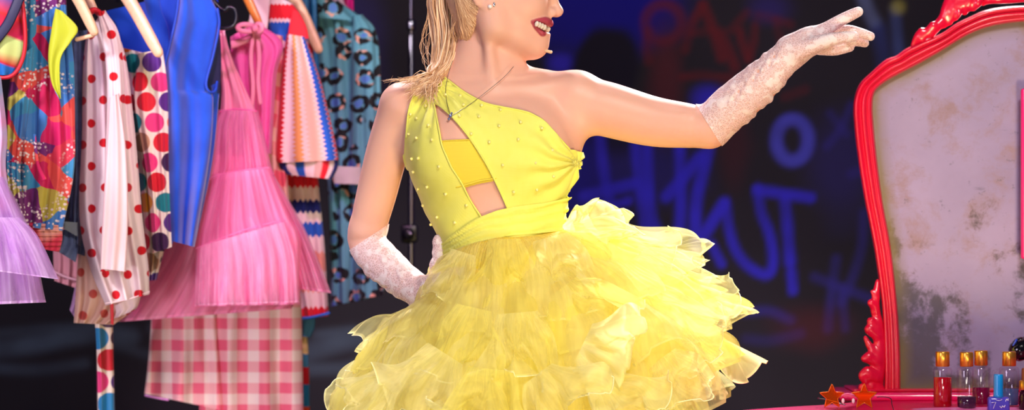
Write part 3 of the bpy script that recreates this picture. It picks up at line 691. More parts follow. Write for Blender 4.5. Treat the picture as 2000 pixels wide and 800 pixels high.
FL = [  # anchor, spread of directions, length, gathered width
    (856, 596, 138, 154, 186, 40, -.01), (805, 690, 127, 152, 190, 44, .02), (1215, 452, 15, 33, 182, 40, .02), (1285, 556, 10, 44, 172, 50, .02), (1318, 640, 28, 76, 150, 50, .02),
    (1102, 452, -48, 8, 132, 26, -.03), (1112, 456, -12, 34, 118, 40, -.06),
    (1100, 560, 10, 95, 128, 70, None), (1140, 668, -20, 70, 118, 80, None), (1180, 470, 0, 70, 125, 70, None), (1050, 730, 10, 95, 130, 70, None), (985, 466, 72, 106, 112, 62, None), (1075, 462, 50, 100, 120, 70, None),
    (1255, 590, 15, 85, 180, 90, None), (1185, 755, 0, 80, 110, 70, None), (925, 600, 80, 125, 150, 70, None), (870, 690, 95, 150, 140, 80, None), (1010, 610, 60, 110, 140, 80, None), (1330, 560, 0, 60, 110, 60, None), (960, 720, 70, 120, 120, 90, None), (760, 740, 110, 160, 110, 60, None), (1290, 700, 20, 90, 110, 70, None), (905, 492, 88, 126, 112, 50, None)]
for k, (a, b, c, d, L, bw, y0) in enumerate(FL):
    fan(a, b, c, d, L, bw, 60 + k, MFULL if k in (4, 5, 8) else (MCRISP, MTUL[1], MCRISP, MTUL[0])[k % 4], 1.6 + .5 * (k % 3), y0=y0, roll=.15 if k < 5 else .6, lift=.012 if k < 5 else .038, tap=.42 if k == 5 else 1.0)
# ------------------------------------------------------------------ stage wall with its graffiti, floor
WY = 2.5
wx = np.arange(-1100, 3101, 7.0); wyy = np.arange(-700, 1250, 7.0)
GX, GY = np.meshgrid(wx, wyy, indexing='ij')
def colv(c): return np.array(C(*c)[:3])
r1 = np.random.default_rng(4)
def soft(x, y, seed, f): 
    r = np.random.default_rng(seed); o = 0
    for k in range(6):
        a = r.random() * 6.28; q = f * (1 + .7 * k); o = o + np.sin((x * math.cos(a) + y * math.sin(a)) * q + r.random() * 6.28) / (1 + k * .6)
    return o / 2.2
base = np.ones(GX.shape + (3,)) * colv((38, 33, 42))
base = base * (1 + .10 * soft(GX, GY, 1, .012))[..., None]
def paint(mask, col): 
    global base
    base = base * (1 - mask[..., None]) + mask[..., None] * colv(col)
def stroke(pts, w, col, a=1.0, soft_=.55, seg=40):
    q = spl(pts, seg) if len(pts) > 2 else lin(pts, seg); d = np.full(GX.shape, 1e9)
    x0, x1, y0, y1 = q[:, 0].min() - 3 * w, q[:, 0].max() + 3 * w, q[:, 1].min() - 3 * w, q[:, 1].max() + 3 * w
    i0, i1 = np.searchsorted(wx, (x0, x1)); j0, j1 = np.searchsorted(wyy, (y0, y1)); sx, sy = GX[i0:i1, j0:j1], GY[i0:i1, j0:j1]
    if sx.size == 0: return
    dd = np.full(sx.shape, 1e9)
    for p, e in zip(q[:-1], q[1:]):
        b = e - p; t = np.clip(((sx - p[0]) * b[0] + (sy - p[1]) * b[1]) / (b @ b + 1e-9), 0, 1); dd = np.minimum(dd, np.hypot(sx - p[0] - t * b[0], sy - p[1] - t * b[1]))
    d[i0:i1, j0:j1] = dd; k = np.clip((w * (1 + soft_) - d) / (2 * w * soft_ + 1e-9), 0, 1); k = k * k * (3 - 2 * k)
    paint(k * a * np.clip(.82 + .25 * soft(GX, GY, int(w * 7) % 90, .03), .3, 1), col)
def ring(cx, cy, rx, ry, w, col, a=1.0): stroke([(cx + rx * math.cos(t), cy + ry * math.sin(t)) for t in np.linspace(0, 2 * pi, 25)], w, col, a, .6, 48)
def blob(cx, cy, rx, ry, col, a=1.0, s=.5):
    d = np.hypot((GX - cx) / rx, (GY - cy) / ry) * (1 + .18 * soft(GX, GY, int(cx) % 97, .02)); k = np.clip((1 + s - d) / (2 * s), 0, 1); paint(k * k * (3 - 2 * k) * a, col)
BLUE, DBLUE, RED, VIO = (52, 42, 196), (24, 19, 128), (96, 30, 38), (50, 38, 110)
# sprayed fields
blob(1170, 20, 130, 95, DBLUE, .95, .6); blob(1180, -60, 160, 120, DBLUE, .9, .5); blob(1120, 330, 60, 95, DBLUE, .8, .6); blob(1215, 330, 130, 70, (40, 32, 120), .55, .7); blob(1385, 195, 34, 26, BLUE, .8, .7)
blob(1095, 125, 22, 16, BLUE, .8, .7); blob(1190, 125, 66, 68, (26, 21, 38), 1, .2); blob(1200, 240, 50, 60, (30, 24, 44), .8, .5); blob(1300, 160, 30, 100, (84, 34, 44), .7, .7); blob(1430, 260, 26, 100, (70, 30, 40), .5, .7)
blob(1500, 20, 40, 30, (52, 40, 120), .5, .7); blob(690, 90, 60, 130, (52, 46, 110), .5, .7); blob(1640, 330, 60, 90, (44, 36, 104), .5, .7)
# dark red lettering
ring(1294, 46, 35, 36, 10, RED, .75); stroke([(1264, 62), (1262, 95), (1266, 120)], 9, RED, .6)
stroke([(1337, 98), (1349, 50), (1371, 12)], 9, RED, .8); stroke([(1371, 12), (1392, 62), (1408, 114)], 10, RED, .85); stroke([(1350, 66), (1390, 60)], 8, RED, .7); stroke([(1406, 66), (1420, 98), (1434, 132)], 10, RED, .8)
stroke([(1426, 60), (1456, 27)], 8, RED, .5); stroke([(1442, 62), (1450, 92), (1459, 116)], 8, RED, .85); stroke([(1459, 116), (1469, 86), (1473, 50)], 8, RED, .8)
stroke([(1478, 31), (1508, 38), (1542, 50)], 8, RED, .55); stroke([(1512, 38), (1522, 82)], 7, RED, .4); stroke([(1330, 152), (1370, 148), (1425, 154)], 8, RED, .6); stroke([(1530, 190), (1570, 176)], 9, RED, .45)
# blue lettering
for p, w in (([(1170, 262), (1178, 330), (1192, 412)], 10), ([(1140, 383), (1185, 372), (1240, 358)], 11), ([(1240, 284), (1248, 360), (1260, 450)], 10),
             ([(1262, 290), (1268, 400), (1282, 452), (1303, 472), (1322, 460), (1328, 400), (1326, 288)], 10), ([(1300, 384), (1335, 345), (1366, 306)], 11),
             ([(1382, 290), (1370, 340), (1358, 395), (1356, 484)], 11), ([(1358, 482), (1385, 440), (1412, 396)], 11), ([(1414, 396), (1428, 470), (1450, 510), (1480, 532), (1500, 534), (1508, 505), (1500, 455), (1485, 415), (1477, 368)], 9),
             ([(1478, 371), (1525, 378), (1580, 386)], 10), ([(1530, 388), (1536, 450), (1541, 512)], 10), ([(1543, 530), (1546, 566)], 9), ([(1388, 476), (1400, 500), (1408, 515)], 8), ([(1226, 392), (1200, 400)], 8)):
    stroke(p, w, BLUE, .92, .6)
ring(1545, 274, 31, 40, 12, (74, 72, 196), .95)
for p, w, a in (([(1588, 540), (1640, 560), (1696, 582)], 9, .5), ([(1630, 505), (1622, 570), (1614, 640)], 9, .55), ([(1684, 415), (1680, 480), (1664, 535), (1640, 590)], 9, .5), ([(1455, 608), (1500, 606), (1542, 624)], 9, .5), ([(1660, 205), (1640, 250), (1612, 286)], 8, .45), ([(1618, 222), (1650, 262)], 8, .4), ([(1660, 340), (1690, 330)], 9, .4), ([(1640, 560), (1648, 640)], 8, .4), ([(1455, 660), (1500, 664), (1560, 650)], 10, .3)):
    stroke(p, w, (52, 44, 140), a, .7)
stroke([(1680, -10), (1692, 20), (1704, 44)], 12, (110, 120, 170), .6, .7); stroke([(1745, 20), (1748, 60), (1752, 110)], 10, (70, 84, 150), .55, .7); blob(1750, 16, 12, 12, (150, 140, 60), .6, .6); stroke([(1712, 60), (1724, 130)], 14, (50, 60, 130), .5, .8); blob(1590, 640, 60, 40, RED, .3, .8)
# pale dragged brush marks low on the left
for p, w, a in (([(-60, 690), (60, 672), (190, 650), (260, 655)], 16, .55), ([(0, 650), (100, 640), (200, 632)], 9, .3), ([(-20, 716), (80, 720), (170, 708)], 10, .35), ([(300, 640), (380, 650)], 10, .3), ([(590, 690), (660, 668), (740, 652)], 18, .5), ([(600, 720), (680, 716), (720, 700)], 12, .35), ([(620, 650), (690, 640)], 8, .3), ([(215, 668), (290, 690)], 9, .3)):
    stroke(p, w, (84, 98, 122), a, .8)
V = PN(GX, GY, WY); V[..., 2] = np.maximum(V[..., 2], 0.0)
m = Mat('painted_black_wall'); v = m.obj(); nz = m.noise(v, 30, 4)
MW = m.end(m.bsdf(m.attr('paint', 'Color'), .85, m.bump(nz, .15, .002), Specular_IOR_Level=.15))
wl = mesh_obj('wall_back', (V.reshape(-1, 3), gridF(len(wx), len(wyy))[:, ::-1]), MW, attrs={'paint': np.concatenate([np.clip(base, 0, 1).reshape(-1, 3), np.ones((GX.size, 1))], 1)}); tag(wl, kind='structure'); wl['label'] = 'black painted stage wall with blue and red graffiti letters'
solid(wl, .04, 1)
m = Mat('black_stage_floor'); nz = m.noise(m.obj(), 6, 5)
fl = mesh_obj('floor', (np.array([(-4, -7, 0), (4, -7, 0), (4, 2.5, 0), (-4, 2.5, 0)]), np.array([[0, 1, 2, 3]])), m.end(m.bsdf(m.mix(nz, C(24, 22, 26), C(40, 38, 44)), .5)), smooth=False); tag(fl, kind='structure'); fl['label'] = 'black stage floor'

# ------------------------------------------------------------------ cloth for the rack
def dotcloth(name, base_, cols, cell, rad, seed=0.0, jit=.12, trans=.25, soft_=.04, stag=.5, mask=1.0):
    m = Mat(name); x, y, _ = m.sep(m.uv()); X = m.math('DIVIDE', x, cell); Yv = m.math('DIVIDE', y, cell * .9)
    row = m.math('FLOOR', Yv); X = m.math('MULTIPLY_ADD', row, stag, m.math('ADD', X, seed)); colm = m.math('FLOOR', X)
    idv = m.comb(colm, row, seed); wn = m.node('TexWhiteNoise', {'noise_dimensions': '3D'}); m.put(wn.inputs[0], idv); jr = m.sep(wn.outputs[1])
    lx = m.math('SUBTRACT', m.math('SUBTRACT', X, colm), m.math('MULTIPLY_ADD', jr[0], jit, .5 - jit / 2)); ly = m.math('SUBTRACT', m.math('SUBTRACT', Yv, row), m.math('MULTIPLY_ADD', jr[1], jit, .5 - jit / 2))
    d = m.math('SQRT', m.math('ADD', m.math('POWER', lx, 2.0), m.math('POWER', m.math('MULTIPLY', ly, .9), 2.0)))
    k = m.math('MULTIPLY', m.math('SUBTRACT', 1.0, m.step(d, rad - soft_ / 2, rad + soft_ / 2)), mask)
    n = len(cols); c = m.ramp(jr[2], [(i / n, q) for i, q in enumerate(cols)], 'CONSTANT') if n > 1 else cols[0]
    return m, m.mix(k, base_, c)
def wob(m, s=40, st=.25, d=.003): return m.bump(m.noise(m.uv(), s, 3), st, d)
m, c = dotcloth('red_dot_cotton', C(240, 222, 226), [C(206, 16, 34)], .05, .185); MRED = m.cloth(c, .35, .7, wob(m))
m, c = dotcloth('red_dot_voile', C(246, 214, 196), [C(214, 90, 80)], .05, .19, 3.3); MVOILE = m.sheer(c, .82, .5, .6, wob(m))
MULTI = [C(210, 30, 50), C(20, 130, 140), C(84, 40, 130), C(238, 168, 40), C(226, 60, 130), C(240, 110, 40), C(60, 20, 70), C(40, 130, 190), C(182, 140, 110)]
m, c = dotcloth('rainbow_dot_satin', C(240, 228, 214), MULTI, .047, .44, 1.7, .05, stag=.37); MMULTI = m.cloth(c, .2, .5, wob(m, 25, .3, .004))
m, c = dotcloth('rainbow_dot_trouser', C(240, 226, 214), MULTI, .052, .46, 5.2, .03, stag=.5); MMULT2 = m.cloth(c, .2, .5, wob(m, 25, .3, .004))
m = Mat('cobalt_suede'); n = m.noise(m.uv(), 14, 4); n2 = m.noise(m.uv(), 500, 2); MBLUE = m.cloth(m.mix(n, C(6, 48, 146), C(20, 86, 208)), .1, .85, m.bump(n2, .25, .001), .5)
m = Mat('blue_lining'); MBLIN = m.cloth(C(20, 70, 196), .25, .55, wob(m, 12, .3, .006))
m = Mat('denim'); x, y, _ = m.sep(m.uv()); tw_ = m.math('SINE', m.math('MULTIPLY_ADD', x, 3000.0, m.math('MULTIPLY', y, 3000.0))); n = m.noise(m.uv(), 30, 4)
MDEN = m.cloth(m.mix(m.math('MULTIPLY_ADD', tw_, .12, n), C(34, 44, 80), C(112, 124, 164)), .05, .85, m.bump(tw_, .2, .001))
m = Mat('airbrush_nylon'); u = m.warp(m.uv(), 7, .09); n = m.noise(u, 9, 1.2, .4)
u2 = m.warp(m.warp(m.uv(), 5, .12), 22, .012); vr = m.sep(m.voro(u2, 20, out='Color'))
pal = [C(206, 24, 92), C(196, 178, 76), C(64, 146, 200), C(232, 84, 80), C(214, 30, 104), C(120, 40, 120), C(70, 130, 210), C(206, 192, 96), C(224, 60, 90)]
c = m.ramp(vr[0], [(i / 9, q) for i, q in enumerate(pal)], 'CONSTANT')
sp = m.math('MULTIPLY', m.math('SUBTRACT', 1.0, m.step(m.voro(m.uv(), 135), .32, .42)), m.step(m.noise(m.uv(), 9, 2), .47, .53))
MNYL = m.cloth(m.mix(sp, c, C(246, 226, 232)), .3, .45, wob(m, 22, .5, .005))
m = Mat('nylon_rib'); u = m.warp(m.uv(), 7, .09); n = m.noise(u, 9, 1); c = m.ramp(n, [(.3, C(60, 110, 180)), (.42, C(220, 30, 80)), (.6, C(226, 60, 90)), (.7, C(240, 160, 150))]); _, y, _ = m.sep(m.uv())
sp = m.math('MULTIPLY', m.math('SUBTRACT', 1.0, m.step(m.voro(m.uv(), 150), .3, .4)), m.step(m.noise(m.uv(), 12, 2), .5, .56)); MRIB = m.cloth(m.mix(sp, c, C(246, 220, 224)), .1, .7, m.bump(m.math('SINE', m.math('MULTIPLY', y, 620.0)), .8, .004))
m = Mat('lime_lining'); MLL = m.cloth(C(206, 214, 60), .35, .35, wob(m, 30, .4, .003))
m = Mat('pink_satin'); n = m.noise(m.uv(), 8, 2); MPSAT = m.cloth(m.mix(n, C(240, 140, 172), C(250, 168, 190)), .25, .3, wob(m, 14, .4, .006))
m = Mat('hot_pink_satin'); MHOT = m.cloth(C(242, 110, 178), .3, .35, wob(m, 14, .45, .006))
def gingham(name, a, b, per=.048, rotz=0.0):
    m = Mat(name); x, y, _ = m.sep(m.scale(m.uv(), (1 / per, 1 / per, 1), rot=(0, 0, rotz)))
    f = lambda q: m.step(m.math('PINGPONG', q, .5), .235, .265)
    k = m.math('MULTIPLY_ADD', f(x), .5, m.math('MULTIPLY', f(y), .5)); return m.cloth(m.mix(k, a, b), .3, .65, wob(m, 20, .25, .004))
MGING = gingham('pink_gingham', C(250, 232, 230), C(240, 108, 140)); MGIN2 = gingham('coral_gingham', C(240, 190, 170), C(230, 90, 110), .06, .3)
def zig(name, stops, per, axis_='y', teeth=.009, amp=.004, off=0.0):
    m = Mat(name); x, y, _ = m.sep(m.uv()); a, b = (y, x) if axis_ == 'y' else (x, y)
    z = m.math('MULTIPLY', m.math('PINGPONG', b, teeth / 2), 2 * amp / teeth); t = m.math('FRACT', m.math('DIVIDE', m.math('ADD', m.math('ADD', a, z), off), per))
    return m.cloth(m.ramp(t, stops, 'CONSTANT'), .15, .8, m.bump(weave(m, m.uv(), 1200), .25, .001))
WH, RD, BL, PE, NV, OR = C(240, 214, 214), C(222, 28, 44), C(34, 92, 190), C(238, 160, 140), C(26, 34, 120), C(236, 168, 100)
MZIG = zig('zigzag_knit', [(0, PE), (.14, WH), (.26, BL), (.36, WH), (.44, NV), (.53, WH), (.63, RD), (.72, WH), (.84, PE), (.93, WH)], .30, teeth=.012, amp=.008, off=-.155)
MZIGS = zig('zigzag_sleeve', [(0, RD), (.13, WH), (.33, OR), (.47, C(232, 208, 200)), (.57, C(242, 190, 168)), (.77, C(236, 206, 200)), (.84, BL), (.985, WH)], 1.0, 'x', .036, .06, 0)
MZIGY = zig('zigzag_yoke', [(0, BL), (.42, WH), (.5, RD), (.82, WH)], .10, off=.03)
m = Mat('leopard_print'); u = m.uv(); uw = m.warp(m.warp(u, 30, .016), 90, .005); d = m.voro(uw, 19.5, rand=.62); ringk = m.math('MULTIPLY', m.step(d, .21, .25), m.math('SUBTRACT', 1.0, m.step(d, .43, .47)))
brk = m.step(m.noise(m.scale(u, (1, 1, 1), (3, 1, 0)), 40, 1), .43, .46); inner = m.math('SUBTRACT', 1.0, m.step(d, .18, .22))
tc = m.mix(m.noise(u, 10, 2), C(84, 146, 170), C(106, 168, 186)); pe = m.math('MULTIPLY', m.math('MULTIPLY', m.step(d, .25, .28), m.math('SUBTRACT', 1.0, m.step(d, .40, .44))), m.math('SUBTRACT', 1.0, brk))
c = m.mix(inner, tc, C(84, 124, 200)); c = m.mix(m.math('MULTIPLY', pe, m.step(m.noise(u, 50, 1), .45, .5)), c, C(224, 160, 140)); c = m.mix(m.math('MULTIPLY', ringk, brk), c, C(16, 14, 22))
MLEO = m.cloth(c, .15, .6, wob(m, 16, .3, .005))
MTEAL = plain('teal_satin', C(24, 98, 150), .4); MMAG = plain('magenta_satin', C(214, 20, 130), .45)
def organza(name, c, a0, hem=.35):
    return tulle(name, c, a0, .08, hem, .55, .45, .22, .12)
MPINKT = [organza('pink_organza', C(255, 168, 212), .46), organza('pale_pink_organza', C(255, 200, 228), .38), organza('deep_pink_tulle', C(255, 176, 208), .5, .15)]
MLIL = [organza('lilac_organza', C(236, 206, 246), .34, .45), organza('deep_lilac_organza', C(228, 184, 242), .40, .4)]
MWOOD = Mat('pale_wood'); n = MWOOD.noise(MWOOD.scale(MWOOD.obj(), (30, 30, 30), rot=(0, .6, 0)), 2, 4, dist=2); MWOOD = MWOOD.end(MWOOD.bsdf(MWOOD.mix(n, C(214, 166, 130), C(236, 196, 160)), .4, Coat_Weight=.2))
MWOODO = plain('orange_wood', C(206, 120, 50), .35, Coat_Weight=.3); MBLK = plain('black_plastic', C(20, 20, 28), .35); MCHROME = plain('chrome', C(130, 126, 140), .25, Metallic=1.0)

def panel(name, Lp, Rp, Y, th, mat, parent=None, nv=70, nu=80, folds=((3, .010), (7, .004)), seed=0, grow=.6, uvs='plan', lean=0.0, label=None, power=.6, smoothcurve=True, sq=1.0):
    """A hanging piece of cloth with a front and a back: left and right edges in picture units at depth Y, th thick."""
    r = np.random.default_rng(seed + 17); f = spl if smoothcurve else lin
    L, R = f(Lp, nv), f(Rp, nv); a = np.arange(nu) * 2 * pi / nu; s = .5 - .5 * np.cos(a); side = -np.sin(a)
    v = np.linspace(0, 1, nv)[:, None]; g = grow * v + (1 - grow)
    y = np.sign(side) * np.abs(side)**power * th / 2; F = np.zeros((nv, nu))
    for n, amp in folds:
        p = r.random(4) * 6.28; F = F + amp * g * np.sin(2 * pi * n * s + p[0] + .7 * np.sin(3 * v + p[1]) + .35 * np.sin(7 * v + p[2])) * (np.abs(side)**.35)
    px = L[:, None, 0] * (1 - s) + R[:, None, 0] * s; pyy = L[:, None, 1] * (1 - s) + R[:, None, 1] * s
    if L.shape[1] > 2: Yc = L[:, None, 2] * (1 - s) + R[:, None, 2] * s
    else: Yc = 0
    V = PN(px, pyy, Y + Yc + y + F + lean * (v - .5) + 0 * s)
    W = np.linalg.norm(V[:, nu // 2] - V[:, 0], axis=1)
    if uvs == 'plan': uv = np.stack([V[..., 0] + .25 * F, V[..., 2]], -1)
    elif uvs == 'fab':
        ln = np.r_[0, np.cumsum(np.linalg.norm(np.diff(V.mean(1), axis=0), axis=1))]; uv = np.stack([(s - .5) * W[:, None] * 1.15 + 0 * v, -ln[:, None] + 0 * s], -1)
    else: uv = np.stack([s * sq + 0 * v, v + 0 * s], -1)
    return mesh_obj(name, (V.reshape(-1, 3), gridF(nv, nu, cn=True)), mat, parent, uv=uv.reshape(-1, 2), label=label)
def thing(name, px, py, Y, label, cat, group=None): return empty(name, P(px, py, Y), label, cat, group)
def sheet(name, Lp, Rp, Y, th, mats, parent, n=3, seed=0, nf=9, amp=.012):
    for k in range(n):
        e = k * 3
        panel(name, [(a - e, b) for a, b in Lp], [(a + e, b) for a, b in Rp], Y, th * (1 - .22 * k), mats[k % len(mats)], parent, 40, 160, ((nf, amp), (nf * 2.3, amp * .5), (3, amp)), seed + k, .85, 'unit')

# ------------------------------------------------------------------ rack and hangers
RA, RB = P(803, -80, 1.28), P(-140, -80, .12); RA.z = RB.z = 1.74
rack = empty('clothes_rack', (RA.x, RA.y, 0), 'chrome clothes rack post with a black clamp behind the dancer', 'clothes rack')
mesh_obj('post', join([tube([(RA.x, RA.y, .04), (RA.x, RA.y, 1.6)], .0078, 14), tube([(RA.x, RA.y, 1.58), (RA.x, RA.y, 1.80)], .0045, 12)]), MCHROME, rack)
mesh_obj('post', tube([(RB.x, RB.y, .04), (RB.x, RB.y, 1.8)], .0066, 14), MCHROME, rack)
mesh_obj('collar', lathe([(0, -.012), (.010, -.012), (.011, -.006), (.011, .01), (.007, .016), (0, .016)], (RA.x, RA.y, P(0, 50, 1.28).z), 16), MCHROME, rack)
zc_ = P(0, 456, 1.28).z
cl = mesh_obj('clamp', join([rbox((RA.x - .024, RA.y - .016, zc_ - .022), (RA.x + .016, RA.y + .016, zc_ + .022), .006), ball((RA.x - .006, RA.y - .022, zc_), (.015, .012, .015), 8)]), MBLK, rack)
mesh_obj('bolt', ball((RA.x - .001, RA.y - .033, zc_), (.006, .004, .006), 8), MCHROME, cl)
mesh_obj('rail', tube([RA, RB], .011, 14), MCHROME, rack)
for q in (RA, RB): mesh_obj('foot', tube([(q.x, q.y - .24, .03), (q.x, q.y + .24, .03)], .014, 10), MBLK, rack)
def rail_pt(px, Y0_):
    """Point of the rail above picture column px."""
    best = min(np.linspace(0, 1, 400), key=lambda t: abs(proj(np.array(RA.lerp(RB, t)))[0] - px)); return RA.lerp(RB, best)
def hanger(top, R_, L_, mat, label, r=.013, bar=None, flat=.45, group='wooden coat hangers on the rack', name='coat_hanger'):
    """top, R_, L_: points in space of the neck and the two arm ends."""
    h = empty(name, top, label, 'coat hanger', group); top, R_, L_ = Vector(top), Vector(R_), Vector(L_)
    mid = lambda e: top.lerp(e, .45) + Vector((0, 0, .022 * (top - e).length / .2))
    pts = spl([L_, mid(L_), top, mid(R_), R_], 44); rr = np.interp(np.abs(np.linspace(-1, 1, 44)), [0, .5, .9, 1], [r * 1.15, r * 1.1, r, r * .85])
    ax = (R_ - L_).normalized(); nrm = ax.cross(Vector((0, 0, 1))).normalized()
    mesh_obj('arms', tube(pts, rr, 14, up=tuple(nrm), flat=1.0 if flat == 1 else flat * 1.6, power=2.6), mat, h)
    rp = rail_pt(proj(np.array(top))[0], top.y); hk = [top, top + Vector((0, 0, .04)), Vector((rp.x + .018, rp.y, rp.z - .01)), Vector((rp.x + .012, rp.y, rp.z + .013)), Vector((rp.x - .008, rp.y, rp.z + .0155)), Vector((rp.x - .016, rp.y, rp.z + .002))]
    mesh_obj('hook', tube(spl(hk, 40), .0019, 8), MCHROME, h)
    if bar: mesh_obj('bar', tube([P(*bar[0]), P(*bar[1])], .0045, 10), bar[2] if len(bar) > 2 else mat, h)
    return h
# ------------------------------------------------------------------ the costumes, from the near left end of the rail to the far right
# lilac dress
t = thing('lilac_dress', 40, 400, .16, 'sheer lilac organza dress with flared skirt at the near end of the rack', 'dress')
m = Mat('iridescent_lilac'); n = m.noise(m.uv(), 12, 2); MIRI = m.cloth(m.ramp(n, [(.3, C(120, 190, 226)), (.5, C(214, 190, 236)), (.7, C(240, 150, 200))]), .3, .35, wob(m, 20, .5, .004))
panel('bodice', [(-70, 130), (-72, 260), (-66, 425)], [(2, 150), (14, 260), (12, 330), (28, 425)], .16, .07, MIRI, t, folds=((4, .008), (9, .003)), seed=1)
sheet('skirt', [(-70, 350), (-120, 470), (-160, 600)], [(2, 345), (52, 450), (84, 590)], .15, .16, MLIL, t, 3, 3, 6, .02)
sheet('overskirt', [(-60, 424), (-90, 470), (-110, 515)], [(36, 424), (72, 462), (112, 545)], .09, .12, MLIL, t, 2, 8, 5, .018)
mesh_obj('waist_seam', tube(spl([P(-40, 436, .06), P(0, 434, .055), P(36, 428, .07)], 20), .003, 6, flat=.5), MLIL[1], t)
# rounded lobe with piped edge
t = thing('patchwork_hood', 5, 60, .24, 'rounded multicoloured hood with red piped edge and navy band at the rack\'s near end', 'hood')
m = Mat('patchwork_print'); x, y, _ = m.sep(m.uv()); q = m.math('ADD', m.math('MULTIPLY_ADD', x, .35, y), m.math('MULTIPLY', m.noise(m.uv(), 20, 1), .012))
MPAT = m.cloth(m.ramp(m.math('MULTIPLY_ADD', q, 5.9, -6.5), [(0, C(20, 110, 190)), (.16, C(30, 100, 190)), (.19, C(196, 20, 40)), (.33, C(190, 200, 120)), (.5, C(190, 210, 130)), (.54, C(200, 20, 80)), (.74, C(206, 20, 60)), (.78, C(226, 40, 40)), (1, C(30, 90, 170))]), .15, .6, wob(m, 20, .3, .004))
panel('flap', [(-60, -40), (-62, 40), (-50, 110), (-20, 146)], [(36, -40), (46, 50), (46, 100), (24, 147)], .24, .05, MPAT, t, folds=((2, .004),), seed=2)
mesh_obj('piping', tube(spl([P(36, -40, .215), P(47, 30, .212), P(49, 90, .212), P(38, 130, .213), P(18, 150, .215), P(-20, 150, .22)], 50), .0042, 8), plain('red_piping', C(190, 14, 40), .5), t)
mesh_obj('band', tube(spl([P(44, -20, .205), P(28, 20, .198), P(12, 52, .2), P(-20, 92, .205)], 30), .0105, 8, flat=.25, up=(0, 1, 0)), plain('navy_band', C(30, 26, 70), .6), t)
# windbreaker
t = thing('windbreaker', 85, 250, .34, 'airbrushed multicoloured windbreaker with lime lining turned out at the collar', 'jacket')
panel('body', [(38, -60), (36, 60), (30, 160), (20, 300), (22, 440)], [(128, -60), (132, 60), (138, 180), (146, 320), (122, 450)], .34, .075, MNYL, t, 100, 90, ((4, .010), (9, .004)), 4)
panel('sleeve', [(26, 120), (14, 200), (10, 320), (20, 430)], [(66, 90), (56, 220), (40, 330), (52, 440)], .285, .05, MNYL, t, 80, 60, ((3, .007),), 9)
panel('hem_rib', [(44, 432), (46, 455), (52, 480)], [(120, 440), (122, 465), (116, 492)], .335, .06, MRIB, t, 30, 70, ((6, .003),), 5)
panel('lapel', [(108, 16), (100, 60), (94, 110), (100, 160), (116, 192)], [(122, 22), (152, 55), (138, 82), (118, 118), (119, 193)], .275, .016, MLL, t, 50, 40, ((1, .006),), 6)
panel('drawstring', [(64, 262), (70, 320), (82, 352)], [(70, 262), (77, 318), (91, 349)], .24, .006, MNYL, t, 30, 16, (), 7)
panel('facing', [(124, 60), (128, 120), (132, 190), (140, 290)], [(140, 78), (145, 130), (146, 200), (147, 300)], .32, .02, MNYL, t, 40, 30, ((1, .003),), 16)
# pale skirt far behind the jacket hem
t = thing('pale_skirt', 130, 520, 0.67, 'faded pink skirt hem showing below the denim jacket', 'skirt')
panel('cloth', [(104, 440), (104, 500), (106, 548)], [(160, 440), (160, 520), (160, 566)], 0.67, .05, plain('faded_pink', C(160, 104, 118), .8), t, folds=((3, .006),), seed=3)
mesh_obj('hem', tube(spl([P(106, 530, 0.642), P(130, 541, 0.64), P(160, 549, 0.642)], 16), .003, 6), plain('faded_rose', C(176, 130, 146), .8), t)
# denim jacket
t = thing('denim_jacket', 148, 290, 0.515, 'dark blue denim jacket squeezed between windbreaker and red-dotted shirt', 'jacket')
panel('body', [(126, 84), (134, 70), (138, 260), (136, 420), (126, 486)], [(160, 84), (176, 66), (172, 260), (168, 420), (166, 500)], 0.515, .06, MDEN, t, folds=((3, .008), (7, .003)), seed=4)
panel('sleeve', [(140, 84), (143, 200), (146, 330), (140, 470)], [(166, 78), (165, 200), (160, 330), (156, 480)], 0.467, .035, MDEN, t, folds=((2, .005),), seed=5)
panel('cuff', [(122, 448), (120, 470), (112, 490)], [(154, 444), (154, 480), (148, 512)], 0.47, .04, MDEN, t, folds=((2, .004),), seed=6)
panel('lining_edge', [(124, 432), (124, 446)], [(152, 434), (152, 462)], 0.445, .015, plain('denim_wrong_side', C(112, 116, 124), .8), t, 12, 24, (), 3)
# red dotted shirt
t = thing('polka_dot_shirt', 220, 300, .42, 'white shirt with red polka dots and a plain white sleeve lining', 'shirt')
panel('body', [(170, 60), (162, 130), (160, 260), (155, 420), (175, 520), (206, 596)], [(196, 30), (240, 90), (262, 240), (278, 420), (290, 520), (292, 574)], .44, .085, MRED, t, 100, 100, ((3, .012), (6, .006)), 21)
panel('sleeve', [(190, 24), (208, 150), (206, 300), (200, 440), (196, 530)], [(206, 20), (236, 80), (246, 240), (250, 380), (246, 524)], .372, .05, MRED, t, 100, 60, ((2, .006), (4, .003)), 22)
m = Mat('white_lining'); MWL = m.cloth(C(240, 214, 218), .4, .6, wob(m, 22, .4, .004))
panel('lining', [(214, 190), (208, 300), (200, 430), (196, 524)], [(232, 182), (246, 290), (250, 420), (246, 530)], .338, .03, MWL, t, 70, 50, ((2, .005),), 23)
mesh_obj('collar', tube(spl([P(168, 34, .40), P(176, 24, .375), P(186, 20, .37), P(196, 28, .38)], 24), .0085, 10, flat=.7), plain('red_collar', C(200, 16, 36), .6), t)
mesh_obj('hem_stitch', tube(spl([P(206, 592, .396), P(250, 584, .394), P(292, 569, .4)], 24), .0014, 6), MWL, t)
